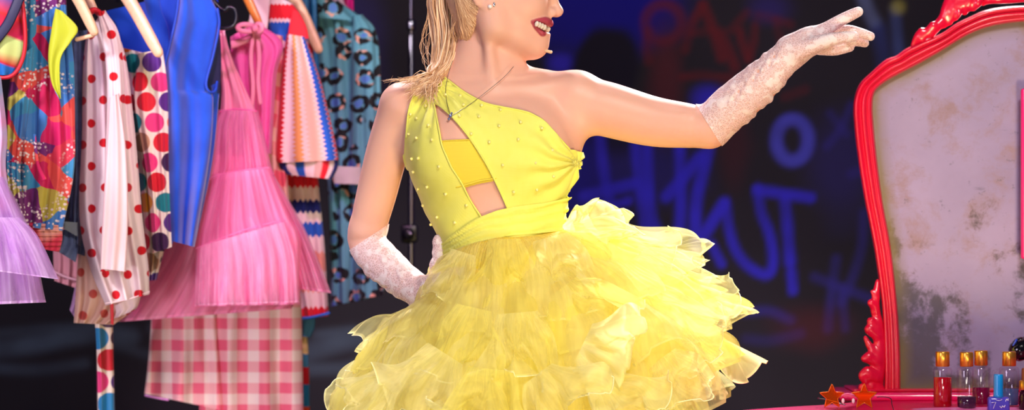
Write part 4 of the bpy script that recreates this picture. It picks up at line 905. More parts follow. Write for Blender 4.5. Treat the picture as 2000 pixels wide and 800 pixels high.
# sheer dotted skirt below it
t = thing('polka_dot_petticoat', 210, 600, 0.56, 'sheer cream petticoat with faded red dots and a red trim hanging lowest', 'petticoat')
panel('cloth', [(160, 400), (152, 500), (146, 600), (144, 630)], [(260, 400), (268, 540), (262, 600), (222, 634)], 0.56, .07, MVOILE, t, 60, 90, ((4, .012), (7, .005)), 25)
panel('trim', [(214, 560), (215, 600), (216, 632)], [(221, 560), (222, 600), (222, 634)], 0.512, .006, plain('red_ribbon', C(190, 16, 36), .6), t, 12, 12, (), 1)
panel('flounce', [(224, 596), (226, 610), (222, 622)], [(276, 572), (270, 596), (262, 606)], 0.515, .03, MRED, t, 16, 40, ((2, .005),), 3)
panel('underlayer', [(146, 560), (140, 590), (136, 604)], [(156, 560), (154, 600), (152, 630)], 0.59, .03, MLIL[1], t, 16, 30, ((2, .005),), 3, uvs='unit')
# rainbow dots
t = thing('rainbow_dot_blouse', 285, 320, .545, 'blouse with big rainbow dots draped over the largest wooden hanger', 'blouse')
panel('body', [(235, 92), (246, 180), (266, 300), (280, 430), (288, 548)], [(316, 112), (322, 200), (326, 320), (332, 430), (306, 546)], .56, .06, MMULTI, t, 90, 90, ((3, .010), (5, .006)), 31)
panel('sleeve', [(270, 104), (262, 200), (284, 330), (296, 470), (298, 494)], [(318, 96), (328, 180), (330, 330), (334, 440), (336, 482)], .50, .045, MMULTI, t, 80, 60, ((2, .008), (4, .004)), 32)
t = thing('rainbow_dot_trousers', 205, 700, 0.65, 'narrow trouser leg with big rainbow dots reaching below the frame', 'trousers')
panel('leg', [(184, 560), (188, 660), (190, 800), (194, 1080)], [(218, 560), (221, 660), (224, 800), (230, 1080)], 0.65, .05, MMULT2, t, 80, 50, ((1, .006),), 33, smoothcurve=True)
panel('turned_edge', [(182, 600), (186, 640), (189, 700), (192, 830), (192, 1080)], [(196, 600), (198, 650), (200, 720), (200, 830), (202, 1080)], 0.618, .02, MMULT2, t, 60, 30, ((1, .004),), 34)
# cobalt vest
t = thing('blue_vest', 350, 240, .55, 'cobalt blue sleeveless waistcoat hanging open with deep V neck', 'waistcoat')
panel('back', [(196, 24), (230, 60), (236, 200), (246, 290)], [(420, -30), (428, 40), (404, 180), (396, 290)], .605, .022, MBLIN, t, 60, 70, ((2, .010),), 41)
panel('front', [(352, -60), (346, 20), (328, 100), (321, 140), (322, 260), (328, 400), (334, 470)], [(372, -70), (424, 20), (424, 60), (404, 170), (416, 190), (410, 300), (380, 482)], .535, .055, MBLUE, t, 110, 90, ((1, .020), (2, .010)), 42, smoothcurve=True)
panel('side', [(408, 168), (410, 188), (398, 320), (372, 478)], [(430, 160), (428, 190), (414, 320), (380, 482)], .58, .03, MBLUE, t, 60, 40, ((1, .006),), 43)
m = plain('blue_edge', C(12, 60, 170), .7)
mesh_obj('armhole_binding', tube(spl([P(425, 18, .51), P(428, 50, .512), P(416, 110, .512), P(403, 160, .512), P(408, 178, .515), P(420, 178, .53), P(424, 160, .55)], 50), .0028, 8), m, t)
mesh_obj('front_edge', tube(spl([P(352, -60, .512), P(346, 20, .51), P(329, 98, .508), P(321, 140, .507), P(322, 260, .507), P(328, 400, .505), P(335, 474, .505)], 70), .0026, 8), m, t)
panel('neck_facing', [(278, -30), (284, 20), (296, 70), (306, 120)], [(308, -30), (316, 20), (330, 60), (330, 120)], .60, .02, MBLUE, t, 30, 30, ((1, .004),), 44)
panel('armhole_shade', [(398, 50), (394, 120), (400, 182)], [(428, 40), (432, 110), (430, 182)], .575, .016, plain('shade_navy', C(10, 18, 62), .8), t, 24, 24, (), 46)  # dark sheet standing in for the shade inside the armhole
# pink tulle dress
t = thing('pink_tulle_dress', 480, 350, 0.73, 'bright pink tiered organza dress with satin strap bodice', 'dress')
panel('bodice', [(424, 60), (426, 110), (432, 170), (430, 216)], [(438, 58), (452, 110), (478, 170), (500, 218)], 0.7, .05, MPSAT, t, 60, 60, ((2, .008), (4, .003)), 51)
mesh_obj('shirring', join([tube([P(424 + k * 2.1, 60, 0.682), P(423.5 + k * 2.1, 68 + (k % 2) * 2, 0.676)], .0011, 6) for k in range(8)]), plain('pale_stitch', C(250, 200, 214), .5), t)
sheet('upper_tier', [(432, 214), (418, 250), (410, 330), (398, 352)], [(498, 216), (512, 270), (524, 325), (530, 340)], 0.69, .10, MPINKT[:2], t, 3, 52, 5, .010)
sheet('lower_tier', [(420, 340), (398, 420), (386, 480), (382, 598)], [(522, 328), (560, 420), (582, 470), (580, 594)], 0.67, .14, MPINKT[:2], t, 3, 56, 5, .016)
sheet('side_tier', [(500, 330), (530, 420), (552, 500), (560, 560)], [(526, 330), (584, 430), (612, 490), (644, 572)], 0.71, .08, MPINKT[:2], t, 2, 66, 4, .012)
sheet('petticoat', [(396, 300), (330, 480), (282, 560), (236, 628)], [(520, 310), (560, 460), (580, 560), (564, 602)], 0.73, .16, [MPINKT[2], MPINKT[0]], t, 3, 60, 8, .010)
mesh_obj('waist_seam', tube(spl([P(431, 218, 0.664), P(462, 213, 0.655), P(500, 217, 0.668)], 24), .003, 8, flat=.6), MHOT, t)
mesh_obj('tier_seam', tube(spl([P(404, 350, 0.632), P(440, 338, 0.62), P(490, 330, 0.62), P(524, 327, 0.632)], 30), .0028, 8, flat=.6), MPINKT[0], t)
for k, (a, b, c_) in enumerate(((424, 466, 480), (386, 440, 477), (484, 452, 470))): pass
mesh_obj('tier_seam', tube(spl([P(384, 484, 0.605), P(420, 470, 0.595), P(480, 448, 0.595), P(540, 432, 0.6), P(556, 430, 0.615)], 30), .0026, 8, flat=.6), MPINKT[0], t)
sheet('frill', [(386, 482), (384, 540), (383, 596)], [(556, 432), (576, 500), (582, 590)], 0.64, .13, [MPINKT[1]], t, 2, 75, 9, .016)
# halter top with bow
t = thing('halter_top', 500, 130, 0.81, 'glossy pink halter top tied with a bow on an orange wooden hanger', 'top')
panel('body', [(450, 72), (452, 130), (470, 200), (480, 300)], [(500, 42), (552, 84), (540, 150), (530, 300)], 0.81, .06, MHOT, t, 60, 70, ((4, .010), (8, .004)), 71)
panel('neckline', [(450, 80), (480, 70), (504, 48)], [(453, 96), (484, 84), (512, 66)], 0.765, .014, MPSAT, t, 20, 20, (), 7)
loop = lambda c, a, b, Y_: [P(c[0] + a * (1 - math.cos(q)) / 2 * 1.0, c[1] + b * math.sin(q) - 2 * math.sin(q / 2), Y_ - .012 * math.sin(q / 2)) for q in np.linspace(0, 2 * pi, 15)]
bow = mesh_obj('bow', join([tube(loop((498, 56), -34, 7, 0.74), .0055, 8, flat=.45, up=(0, 1, 0)), tube(loop((498, 56), 14, 8, 0.74), .0055, 8, flat=.45, up=(0, 1, 0)), ball(P(498, 56, 0.73), (.008, .007, .009), 8)]), MPSAT, t)
for q in ([(496, 60), (490, 110), (494, 170), (490, 230)], [(502, 60), (506, 110), (504, 160), (508, 200)]): mesh_obj('tie', tube(spl([P(a, b, 0.75) for a, b in q], 30), .005, 6, flat=.3, up=(0, 1, 0)), MPSAT, bow)
# gingham dress behind, gingham trousers below
t = thing('coral_gingham_dress', 530, 200, 0.9, 'coral gingham dress mostly hidden behind the pink halter top', 'dress')
panel('body', [(500, 60), (496, 200), (500, 320), (520, 480)], [(552, 70), (558, 200), (560, 320), (572, 480)], 0.9, .05, MGIN2, t, folds=((3, .008),), seed=81)
panel('strap', [(488, -40), (488, 20), (486, 48)], [(530, -40), (526, 20), (522, 60)], 0.86, .012, MWL, t, 20, 24, (), 82)
t = thing('gingham_trousers', 450, 700, 0.87, 'pink and white gingham trousers below the pink tulle', 'trousers')
panel('leg', [(298, 520), (294, 640), (288, 720), (282, 768)], [(420, 520), (424, 640), (432, 720), (440, 802)], 0.875, .085, MGING, t, 80, 90, ((2, .014), (4, .006)), 83)
panel('leg', [(408, 520), (398, 640), (390, 760), (384, 980)], [(585, 500), (590, 640), (592, 760), (596, 980)], 0.885, .085, MGING, t, 100, 110, ((3, .014), (5, .006)), 84)
mesh_obj('lining_edge', tube(spl([P(286, 772, 0.845), P(304, 776, 0.835), P(326, 780, 0.84)], 16), .005, 8, flat=.5), plain('lilac_hem', C(214, 140, 220), .5), t)
# striped cardigan
t = thing('striped_cardigan', 600, 250, 0.98, 'red, white and blue zigzag striped cardigan with a short peach sleeve', 'cardigan')
panel('body', [(530, 40), (540, 200), (548, 360), (556, 500), (582, 626)], [(610, 40), (616, 200), (622, 350), (634, 480), (642, 616)], 0.99, .06, MZIG, t, 100, 80, ((2, .008), (4, .003)), 91)
panel('yoke', [(524, -20), (522, 20), (526, 60), (534, 100)], [(546, -6), (574, 10), (596, 46), (602, 78)], 0.92, .05, MZIGY, t, 40, 40, ((1, .004),), 92)
panel('sleeve', [(560, 66), (550, 140), (544, 220), (538, 300), (541, 318)], [(596, 72), (624, 150), (642, 220), (656, 280), (661, 312)], 0.89, .085, MZIGS, t, 90, 80, ((2, .007), (4, .003)), 93, uvs='unit')
MCUFF = zig('zigzag_cuff', [(0, NV), (.15, WH), (.3, BL), (.45, WH), (.62, C(214, 170, 160)), (.75, RD), (.86, WH), (.94, NV)], 1.0, 'x', .02, .03)
panel('cuff', [(541, 300), (545, 326), (558, 340)], [(661, 300), (660, 326), (648, 350)], 0.895, .07, MCUFF, t, 30, 60, ((1, .003),), 94, uvs='unit')
panel('shoulder_seam', [(571, 18), (566, 44), (562, 68)], [(584, 24), (598, 50), (604, 76)], 0.875, .014, plain('red_knit', C(214, 26, 42), .8), t, 20, 20, (), 95)
mesh_obj('trim', tube(spl([P(583, 622, 0.952), P(610, 619, 0.948), P(642, 611, 0.955)], 20), .0035, 8), plain('blue_trim', C(24, 96, 190), .7), t)
# patchwork trousers behind
t = thing('patchwork_trousers', 600, 700, 1.05, 'narrow strip of red, blue and coral trousers behind the gingham trousers', 'trousers')
MPT = zig('patch_bands', [(0, C(240, 210, 150)), (.22, C(216, 70, 50)), (.45, C(30, 120, 180)), (.68, C(196, 20, 40)), (.86, C(60, 130, 170))], .22, 'y', .02, .001, .02)
panel('leg', [(580, 590), (584, 680), (586, 800), (588, 1000)], [(612, 590), (600, 640), (604, 720), (608, 1000)], 1.05, .05, MPT, t, 60, 40, ((1, .005),), 97)
panel('blue_hem', [(588, 622), (590, 640), (590, 656)], [(616, 618), (614, 640), (606, 658)], 1.02, .03, plain('blue_denim_hem', C(50, 120, 170), .7), t, 16, 24, ((1, .004),), 98)
# teal straps, leopard shirt, magenta
t = thing('teal_top', 600, 60, 1.07, 'teal satin top with thin straps between cardigan and leopard shirt', 'top')
panel('body', [(574, -20), (588, 30), (592, 160), (600, 300)], [(612, -20), (616, 40), (626, 160), (634, 300)], 1.08, .03, MTEAL, t, folds=((2, .004),), seed=101)
panel('strap', [(588, -20), (590, 30), (590, 72)], [(602, -20), (602, 30), (602, 74)], 1.045, .01, MTEAL, t, 16, 16, (), 102)
panel('strap', [(608, -20), (608, 30), (606, 76)], [(618, -20), (619, 30), (619, 80)], 1.045, .01, MTEAL, t, 16, 16, (), 103)
t = thing('leopard_shirt', 685, 300, 1.14, 'teal shirt with black leopard rosettes at the far end of the rack', 'shirt')
panel('body', [(618, 30), (622, 140), (636, 300), (644, 450), (646, 598)], [(660, 0), (716, 60), (722, 240), (726, 420), (720, 582)], 1.15, .07, MLEO, t, 100, 90, ((3, .010), (6, .004)), 111)
panel('sleeve', [(690, 30), (688, 150), (686, 300), (690, 450), (698, 584)], [(708, 28), (738, 76), (746, 240), (750, 420), (750, 576)], 1.105, .06, MLEO, t, 100, 60, ((2, .007), (4, .003)), 112)
panel('collar', [(620, -10), (616, 20), (622, 34)], [(640, -10), (672, 22), (690, 40)], 1.095, .03, MLEO, t, 24, 40, ((1, .003),), 113)
panel('placket', [(654, 40), (656, 120), (660, 260), (664, 420), (668, 594)], [(664, 38), (668, 120), (671, 260), (675, 420), (678, 590)], 1.105, .012, MLEO, t, 60, 20, (), 114)
panel('sash', [(650, 324), (652, 340), (652, 358)], [(706, 326), (706, 340), (704, 360)], 1.062, .02, plain('grey_sash', C(190, 176, 180), .7), t, 14, 30, ((1, .003),), 115)
t = thing('magenta_blouse', 672, 10, 1.24, 'magenta blouse showing above the leopard shirt collar', 'blouse')
panel('body', [(640, -60), (644, 0), (646, 200)], [(688, -60), (691, 20), (692, 200)], 1.24, .03, MMAG, t, folds=((3, .005),), seed=121)
panel('collar', [(640, -40), (648, 0), (660, 16)], [(662, -40), (672, 4), (684, 18)], 1.205, .012, plain('grey_collar', C(190, 150, 170), .6), t, 14, 20, (), 122)
# hangers
hanger(P(190, -62, .47), P(309, 102, .40), P(60, 60, .66), MWOOD, 'pale wooden hanger with the longest bare arm in front of the waistcoat', .0135)
hanger(P(120, -40, .30), P(184, 62, .285), P(20, 40, .44), MWOOD, 'pale wooden hanger whose arm ends at the dotted shirt collar, with a bar below', .0115, bar=((150, 77, .30), (180, 69, .29)))
hanger(P(130, -60, .42), P(184, 18, .40), P(40, 20, .58), MWOOD, 'pale wooden hanger holding the dotted shirt by its red collar', .0095)
hanger(P(448, -52, .78), P(506, 46, .76), P(380, 20, .86), MWOODO, 'orange wooden hanger inside the pink halter top', .0095)
hanger(P(556, -20, .98), P(622, 96, .95), P(480, 70, 1.06), MWOOD, 'pale wooden hanger poking out of the cardigan shoulder', .0125)
h = hanger(P(330, -60, .575), P(424, 10, .575), P(230, 0, .62), MBLK, 'slim black hanger with a curled end above the pink bodice', .0065, group=None)
mesh_obj('curled_end', tube(spl([P(418, 4, .57), P(430, 16, .57), P(440, 20, .568), P(446, 14, .566), P(458, 18, .566), P(462, 34, .566), P(456, 50, .566), P(440, 55, .566), P(428, 55, .568)], 50), .0042, 8), MBLK, h)
mesh_obj('clip_bar', tube([P(290, 50, .635), P(340, 47, .63)], .0035, 8), plain('grey_bar', C(170, 160, 190), .4), h)
# ------------------------------------------------------------------ dressing table, carved mirror and what stands on the table
def at(px, py, z): 
    D = (ZC - z) * FP / (py - 400); return Vector(((px - 1000) / FP * D, D - CD, z))
TZ = .80
m = Mat('gloss_red_paint'); n = m.noise(m.obj(), 25, 3); MREDP = m.end(m.bsdf(m.mix(n, C(214, 4, 48), C(228, 14, 66)), .28, m.bump(n, .15, .002), Coat_Weight=.5, Coat_Roughness=.15))
MPINKP = plain('gloss_pink_paint', C(232, 24, 104), .25, Coat_Weight=.5)
tab = empty('dressing_table', (1.05, .12, 0), 'bright pink-red dressing table at the right edge of the stage', 'dressing table')
edge = [(.40, -.34), (.385, -.2), (.40, -.08), (.442, -.005), (.55, .10), (.668, .205), (.70, .34), (.72, .62), (1.0, .66), (1.5, .66), (1.68, .6), (1.7, .0), (1.66, -.34), (1.0, -.37)]
e = spl([(x, y, 0) for x, y in edge + edge[:1]], 120)[:-1, :2]; c = e.mean(0); rows = []
for z, k in ((TZ - .03, 0), (TZ - .03, .985), (TZ - .022, 1), (TZ - .008, 1), (TZ, .99), (TZ, 0)):
    q = c + (e - c) * k; rows.append(np.stack([q[:, 0], q[:, 1], np.full(len(q), z)], -1))
mesh_obj('tabletop', (np.array(rows).reshape(-1, 3), gridF(6, len(e), cn=True)[:, ::-1]), MPINKP, tab)
ap = []
for z, k in ((TZ - .03, .93), (TZ - .12, .93), (TZ - .125, .92), (TZ - .125, .0)):
    q = c + (e - c) * k; ap.append(np.stack([q[:, 0], q[:, 1], np.full(len(q), z)], -1))
mesh_obj('apron', (np.array(ap).reshape(-1, 3), gridF(4, len(e), cn=True)), MREDP, tab)
for x, y in ((.5, -.24), (.78, .5), (1.55, .5), (1.56, -.26)):
    mesh_obj('leg', tube(spl([(x, y, TZ - .1), (x, y - .02, .55), (x, y + .01, .25), (x, y - .03, .012)], 24), np.linspace(.032, .016, 24), 12), MREDP, tab)
# mirror
MY = .36
mir = empty('vanity_mirror', P(2040, 764, MY), 'ornate red carved mirror with clouded antique glass standing on the dressing table', 'mirror')
OUT = [(1727, 766), (1727, 700), (1723, 600), (1710, 500), (1699, 440), (1689, 390), (1679, 330), (1671, 270), (1667, 215), (1670, 187), (1680, 163), (1700, 143), (1730, 117), (1751, 109), (1769, 96), (1799, 82), (1838, 66), (1868, 46), (1895, 33), (1922, 21), (1958, 14), (2000, 11), (2040, 10)]
INN = [(1759, 766), (1759, 700), (1755, 620), (1743, 500), (1735, 450), (1725, 398), (1717, 340), (1711, 290), (1706, 235), (1704, 205), (1706, 184), (1712, 172), (1726, 162), (1750, 147), (1768, 143), (1790, 127), (1832, 105), (1868, 81), (1904, 61), (1940, 50), (1970, 45), (2000, 42), (2040, 41)]
def mirrored(p): return p + [(4080 - a, b) for a, b in p[-2::-1]]
# sample both outlines by the angle at which they are seen from the mirror's middle so that the profile stays square to the frame
N_ = 260; o_ = spl(mirrored(OUT), N_); i_ = spl(mirrored(INN), 4 * N_)
from_idx = []; k0 = 0
for j, p in enumerate(o_):
    d = np.hypot(*(i_ - p).T) + 0.0 * np.arange(len(i_)); w0 = int(j / N_ * 4 * N_); lo_, hi_ = max(0, w0 - 160), min(len(i_), w0 + 160)
    k = lo_ + int(np.argmin(d[lo_:hi_])); k0 = max(k0, k); from_idx.append(k0)
inn = i_[from_idx]; ker = np.ones(9) / 9
inn = np.stack([np.convolve(np.pad(inn[:, q], 4, mode='edge'), ker, 'valid') for q in (0, 1)], -1)
prof = [(-.02, .03), (0, .0), (.0, -.012), (.06, -.022), (.14, -.026), (.24, -.024), (.31, -.014), (.36, -.012), (.42, -.02), (.52, -.024), (.60, -.022), (.66, -.013), (.70, -.011), (.76, -.016), (.84, -.017), (.92, -.012), (.97, -.005), (1.0, .006), (1.0, .02)]
rows = [PN(o_[:, 0] * (1 - a) + inn[:, 0] * a, o_[:, 1] * (1 - a) + inn[:, 1] * a, MY + b) for a, b in prof]
mesh_obj('frame', (np.array(rows).transpose(1, 0, 2).reshape(-1, 3), gridF(N_, len(prof))), MREDP, mir)
m = Mat('clouded_mirror_glass'); v = m.obj(); x, y, z = m.sep(v)
n = m.noise(v, 3.2, 5, .6); nb = m.noise(m.warp(v, 9, .05), 11, 6, .72); n3 = m.noise(m.scale(v, (4, 4, 16), rot=(0, .5, 0)), 3, 5, .6); n4 = m.noise(v, 60, 4, .7)
# silvering worn away in drifts: more of it low down, streaks near the top
dist = m.math('ADD', m.math('MULTIPLY', m.step(z, .62, .12), .0), m.math('MULTIPLY_ADD', m.math('SUBTRACT', nb, .5), 1.7, m.math('MULTIPLY_ADD', m.math('SUBTRACT', m.noise(m.scale(v, (5, 5, 2.2)), 1.6, 3), .5), 2.2, m.math('MULTIPLY', m.step(z, .55, .12), .62))))
c = m.mix(n, C(130, 116, 154), C(178, 160, 198)); c = m.mix(m.step(nb, .45, .7), c, C(150, 124, 136))
c = m.mix(m.math('MULTIPLY', m.step(dist, .42, .72), .85), c, C(70, 67, 76)); c = m.mix(m.math('MULTIPLY', m.step(n3, .62, .74), .35), c, C(82, 78, 88))
c = m.mix(m.math('MULTIPLY', m.step(n4, .62, .72), .5), c, C(84, 84, 96)); c = m.mix(m.math('MULTIPLY', m.attr('rim'), m.step(n, .2, .55)), c, C(128, 112, 70))
MGL = m.end(m.bsdf(c, .5, None, Metallic=.25, Specular_IOR_Level=.3))
gq = np.concatenate([spl(mirrored(INN), 140), lin([(4080 - 1759, 766), (1759, 766)], 22)[1:-1]]); cc = np.array([2040, 420.]); ks = [1.02, .985, .95, .9, .75, .5, .25, 0]
gv = np.array([PN(cc[0] + (gq[:, 0] - cc[0]) * k, cc[1] + (gq[:, 1] - cc[1]) * k, MY + .008) for k in ks])
gpx, gpy = proj(gv); dd = np.abs(poly_sd(gpx.ravel(), gpy.ravel(), [tuple(q) for q in gq])); rim = np.clip(1 - dd / 26, 0, 1)
gl = mesh_obj('glass', ((gv - np.array(P(2040, 764, MY))).reshape(-1, 3), gridF(len(ks), 160, cn=True)), MGL, None, attrs={'rim': rim}); gl.location = P(2040, 764, MY); attach(gl, mir)
mesh_obj('back_board', ((gv + np.array([0, .02, 0])).reshape(-1, 3), gridF(len(ks), 160, cn=True)[:, ::-1]), plain('back_board', C(60, 40, 30), .8), mir)
mesh_obj('plinth', rbox((.668, .275, TZ), (1.62, .5, TZ + .0155), .006), MPINKP, mir)
mesh_obj('plinth_step', rbox((.70, .31, TZ + .0155), (1.59, .48, TZ + .021), .003), MREDP, mir)
def carve(name, lines, k=.006, y=MY - .008, flip=False):
    pr = []
    for L in lines:
        f = [(4080 - a, b, yy, r) if flip else (a, b, yy, r) for a, b, yy, r in L]
        pr += chain([(a, b, y + yy, r) for a, b, yy, r in f], k, n=max(3 * len(f), 4)) if len(f) > 1 else [ell(P(f[0][0], f[0][1], y + f[0][2]), f[0][3], k)]
    return mesh_obj(name, solid_mesh(pr, .0026), MREDP, mir)
SIDE = [[(1714, 548, 0, .004), (1711, 575, -.004, .008), (1709, 608, -.004, .0085)], [(1711, 580, -.006, .005), (1703, 569, -.008, .0035)], [(1708, 600, -.006, .007), (1701, 591, -.01, .0075)], [(1709, 600, 0, .008), (1716, 640, -.004, .011), (1717, 700, -.006, .013), (1712, 762, -.004, .013)],
        [(1712, 640, -.008, .010), (1701, 627, -.01, .0085)], [(1712, 655, -.01, .01), (1698, 643, -.012, .0105)], [(1712, 690, -.01, .009), (1699, 676, -.012, .0075), (1690, 659, -.008, .0042)], [(1710, 705, -.012, .012), (1697, 698, -.014, .012)], [(1697, 694, -.02, .006), (1688, 700, -.02, .007)],
        [(1710, 735, -.012, .014), (1697, 730, -.016, .0155)], [(1693, 722, -.022, .007), (1684, 733, -.022, .008), (1690, 745, -.02, .006)], [(1700, 752, -.01, .012), (1684, 756, -.012, .0085)], [(1690, 764, -.006, .006), (1722, 764, -.006, .009)]]
CREST = [[(1784, 88, 0, .006), (1793, 72, -.006, .009), (1800, 62, -.008, .0085)], [(1800, 76, -.006, .009), (1813, 60, -.01, .008), (1822, 50, -.012, .0085)], [(1818, 66, -.006, .009), (1834, 46, -.008, .01), (1838, 36, -.006, .006)],
         [(1842, 46, -.004, .010), (1850, 16, -.008, .012), (1866, -22, -.006, .012)], [(1854, 42, -.006, .008), (1864, 12, -.014, .010), (1880, -24, -.008, .012)], [(1866, 34, -.008, .007), (1878, 8, -.016, .010), (1894, -24, -.01, .012)], [(1870, 32, -.018, .005), (1873, 26, -.02, .006)],
         [(1884, 22, -.01, .008), (1892, 4, -.018, .010), (1908, -28, -.01, .012)], [(1900, 12, -.014, .0105), (1909, 6, -.02, .0095)], [(1912, 0, -.02, .008), (1922, -20, -.016, .012)], [(1920, 4, -.004, .008), (1936, -6, -.01, .012), (1970, -14, -.01, .014), (2040, -20, -.01, .02)], [(1930, 0, -.014, .007), (1950, -2, -.016, .010), (1975, -2, -.012, .009), (2010, -4, -.012, .008), (2040, -4, -.012, .008)], [(1940, -30, -.01, .02), (1980, -60, -.01, .024), (2040, -80, -.01, .035)], [(1900, -40, -.01, .02), (1930, -55, -.01, .02)]]
carve('scroll_carving', SIDE); carve('scroll_carving', SIDE, flip=True); carve('crest_carving', CREST); carve('crest_carving', CREST, flip=True)
# pink upright panel cut by the frame of the picture
pp = empty('pink_sign', P(2125, 768, .33), 'hot pink upright panel edge in front of the mirror glass', 'sign')
MPK = plain('hot_pink_acrylic', C(250, 20, 120), .3)
a_, b_ = P(1994, 505, .33), P(2150, 173, .33)
mesh_obj('panel', rbox((a_.x, .322, a_.z), (b_.x, .338, b_.z), .004), MPK, pp); mesh_obj('pole', tube([P(2125, 600, .33), (P(2125, 600, .33).x, .33, TZ + .027)], .006, 10), MCHROME, pp); mesh_obj('pole', tube([P(2125, 600, .33), P(2125, 490, .33)], .006, 10), MCHROME, pp)
mesh_obj('base', lathe([(0, 0), (.018, 0), (.018, .006), (0, .008)], (P(2125, 600, .33).x, .33, TZ + .021), 24), MPK, pp)
# bottles
m = Mat('clear_glass'); tr = m.node('BsdfTransparent'); tr.inputs[0].default_value = (.95, .93, .96, 1); g = m.node('BsdfGlossy'); g.inputs['Roughness'].default_value = .06; mx = m.node('MixShader'); lwf = m.node('Fresnel'); lwf.inputs[0].default_value = 1.45
mx.inputs[0].default_value = .07; m.t.links.new(tr.outputs[0], mx.inputs[1]); m.t.links.new(g.outputs[0], mx.inputs[2]); MGLASS = m.end(mx.outputs[0])
m = Mat('gold_cap'); MGOLD = m.end(m.bsdf(C(240, 176, 70), .28, Metallic=.85))
def liquid(name, c, a=.35):
    m = Mat(name); b = m.bsdf(c, .12, Coat_Weight=.4); t = m.node('BsdfTransparent'); t.inputs[0].default_value = tuple(min(1, q * 1.5) for q in c[:3]) + (1,); k = m.node('MixShader'); k.inputs[0].default_value = a
    m.t.links.new(b, k.inputs[1]); m.t.links.new(t.outputs[0], k.inputs[2]); return m.end(k.outputs[0])
def bottle(px, bot, w, capw, captop, capbot, level, col, label, a=.35):
    p = at(px, bot, TZ); s = (p.y + CD) / FP; t = empty('perfume_bottle', p, label, 'bottle', 'gold-capped bottles on the dressing table')
    r = w / 2 * s; H = (bot - capbot) * s * 1.0; rc = capw / 2 * s; ch = (capbot - captop) * s; lv = (bot - level) * s
    mesh_obj('glass_body', lathe([(0, 0), (r * .9, 0), (r, r * .12), (r, H - r * .42), (r * .94, H - r * .2), (r * .72, H - r * .05), (rc * .86, H), (rc * .86, H + .003)], p, 28), MGLASS, t)
    li = mesh_obj('liquid', lathe([(0, r * .14), (r * .84, r * .14), (r * .92, r * .24), (r * .92, lv), (0, lv)], p, 28), liquid('liquid', col, a), t)
    mesh_obj('cap', lathe([(rc * .9, H), (rc, H + .001), (rc, H + ch - .002), (rc * .94, H + ch), (0, H + ch)], p, 28), MGOLD, t)
    return t
bottle(1841, 796, 38, 27, 686, 715, 736, C(196, 6, 24), 'gold-capped bottle two thirds full of red liquid, nearest the mirror frame', .12)
bottle(1888, 797.5, 39, 26, 687, 715, 774, C(44, 10, 48), 'gold-capped bottle with a little dark purple liquid, between the red one and the wine one', .1)
bottle(1916, 791, 36, 26, 684, 713, 756, C(130, 6, 62), 'gold-capped bottle half full of wine-red liquid, behind the dark purple one', .15)
bottle(1971, 793, 40, 27, 686, 714, 758, C(96, 124, 176), 'gold-capped bottle with pale blue liquid, beside the blue nail polish', .5)
p = at(1950, 806, TZ); s = (p.y + CD) / FP; t = empty('nail_polish', p, 'small violet-blue nail polish bottle with a bright blue cap', 'nail polish')
mesh_obj('glass_body', rbox((p.x - 21 * s, p.y - 12 * s, p.z), (p.x + 21 * s, p.y + 12 * s, p.z + 32 * s), 5 * s), liquid('violet_polish', C(104, 92, 220), .35), t)
mesh_obj('cap', lathe([(0, 30 * s), (11.5 * s, 30 * s), (9.5 * s, 36 * s), (9.2 * s, 74 * s), (8.6 * s, 76 * s), (0, 76 * s)], p, 24), plain('blue_cap', C(10, 136, 214), .3, Coat_Weight=.4), t)
MWHT = plain('white_ink', C(236, 232, 250), .5); Zq = lambda a, b: (p.x + a * s, p.y - 12.6 * s, p.z + b * s)
mesh_obj('lettering', join([tube([Zq(-15, 21), Zq(-7, 22), Zq(-12, 10)], .7 * s, 5), tube(spl([Zq(1, 14), Zq(4, 11), Zq(6, 15), Zq(9, 12), Zq(11, 16)], 16), .8 * s, 5), tube(spl([Zq(12, 24), Zq(14, 28), Zq(17, 25), Zq(17, 29)], 14), .8 * s, 5), tube(spl([Zq(-6, 26), Zq(0, 25), Zq(5, 27)], 10), .6 * s, 5), tube(spl([Zq(-14, 4), Zq(-6, 5), Zq(-2, 3)], 10), .6 * s, 5)]), MWHT, t)
p = at(2006, 800, TZ); s = (p.y + CD) / FP; t = empty('nail_polish', p, 'small dark bottle with brown cap and gold collar cut by the picture edge', 'nail polish')
mesh_obj('glass_body', lathe([(0, 0), (15 * s, 0), (16 * s, 3 * s), (16 * s, 26 * s), (13 * s, 38 * s), (0, 40 * s)], p, 24), liquid('plum_polish', C(60, 14, 40), .3), t)
mesh_obj('collar', lathe([(15 * s, 40 * s), (15.5 * s, 41 * s), (15.5 * s, 56 * s), (13 * s, 58 * s), (0, 58 * s)], p, 24), MGOLD, t); mesh_obj('cap', lathe([(11 * s, 57 * s), (10.5 * s, 80 * s), (9 * s, 82 * s), (0, 82 * s)], p, 24), plain('brown_cap', C(130, 66, 40), .35), t)
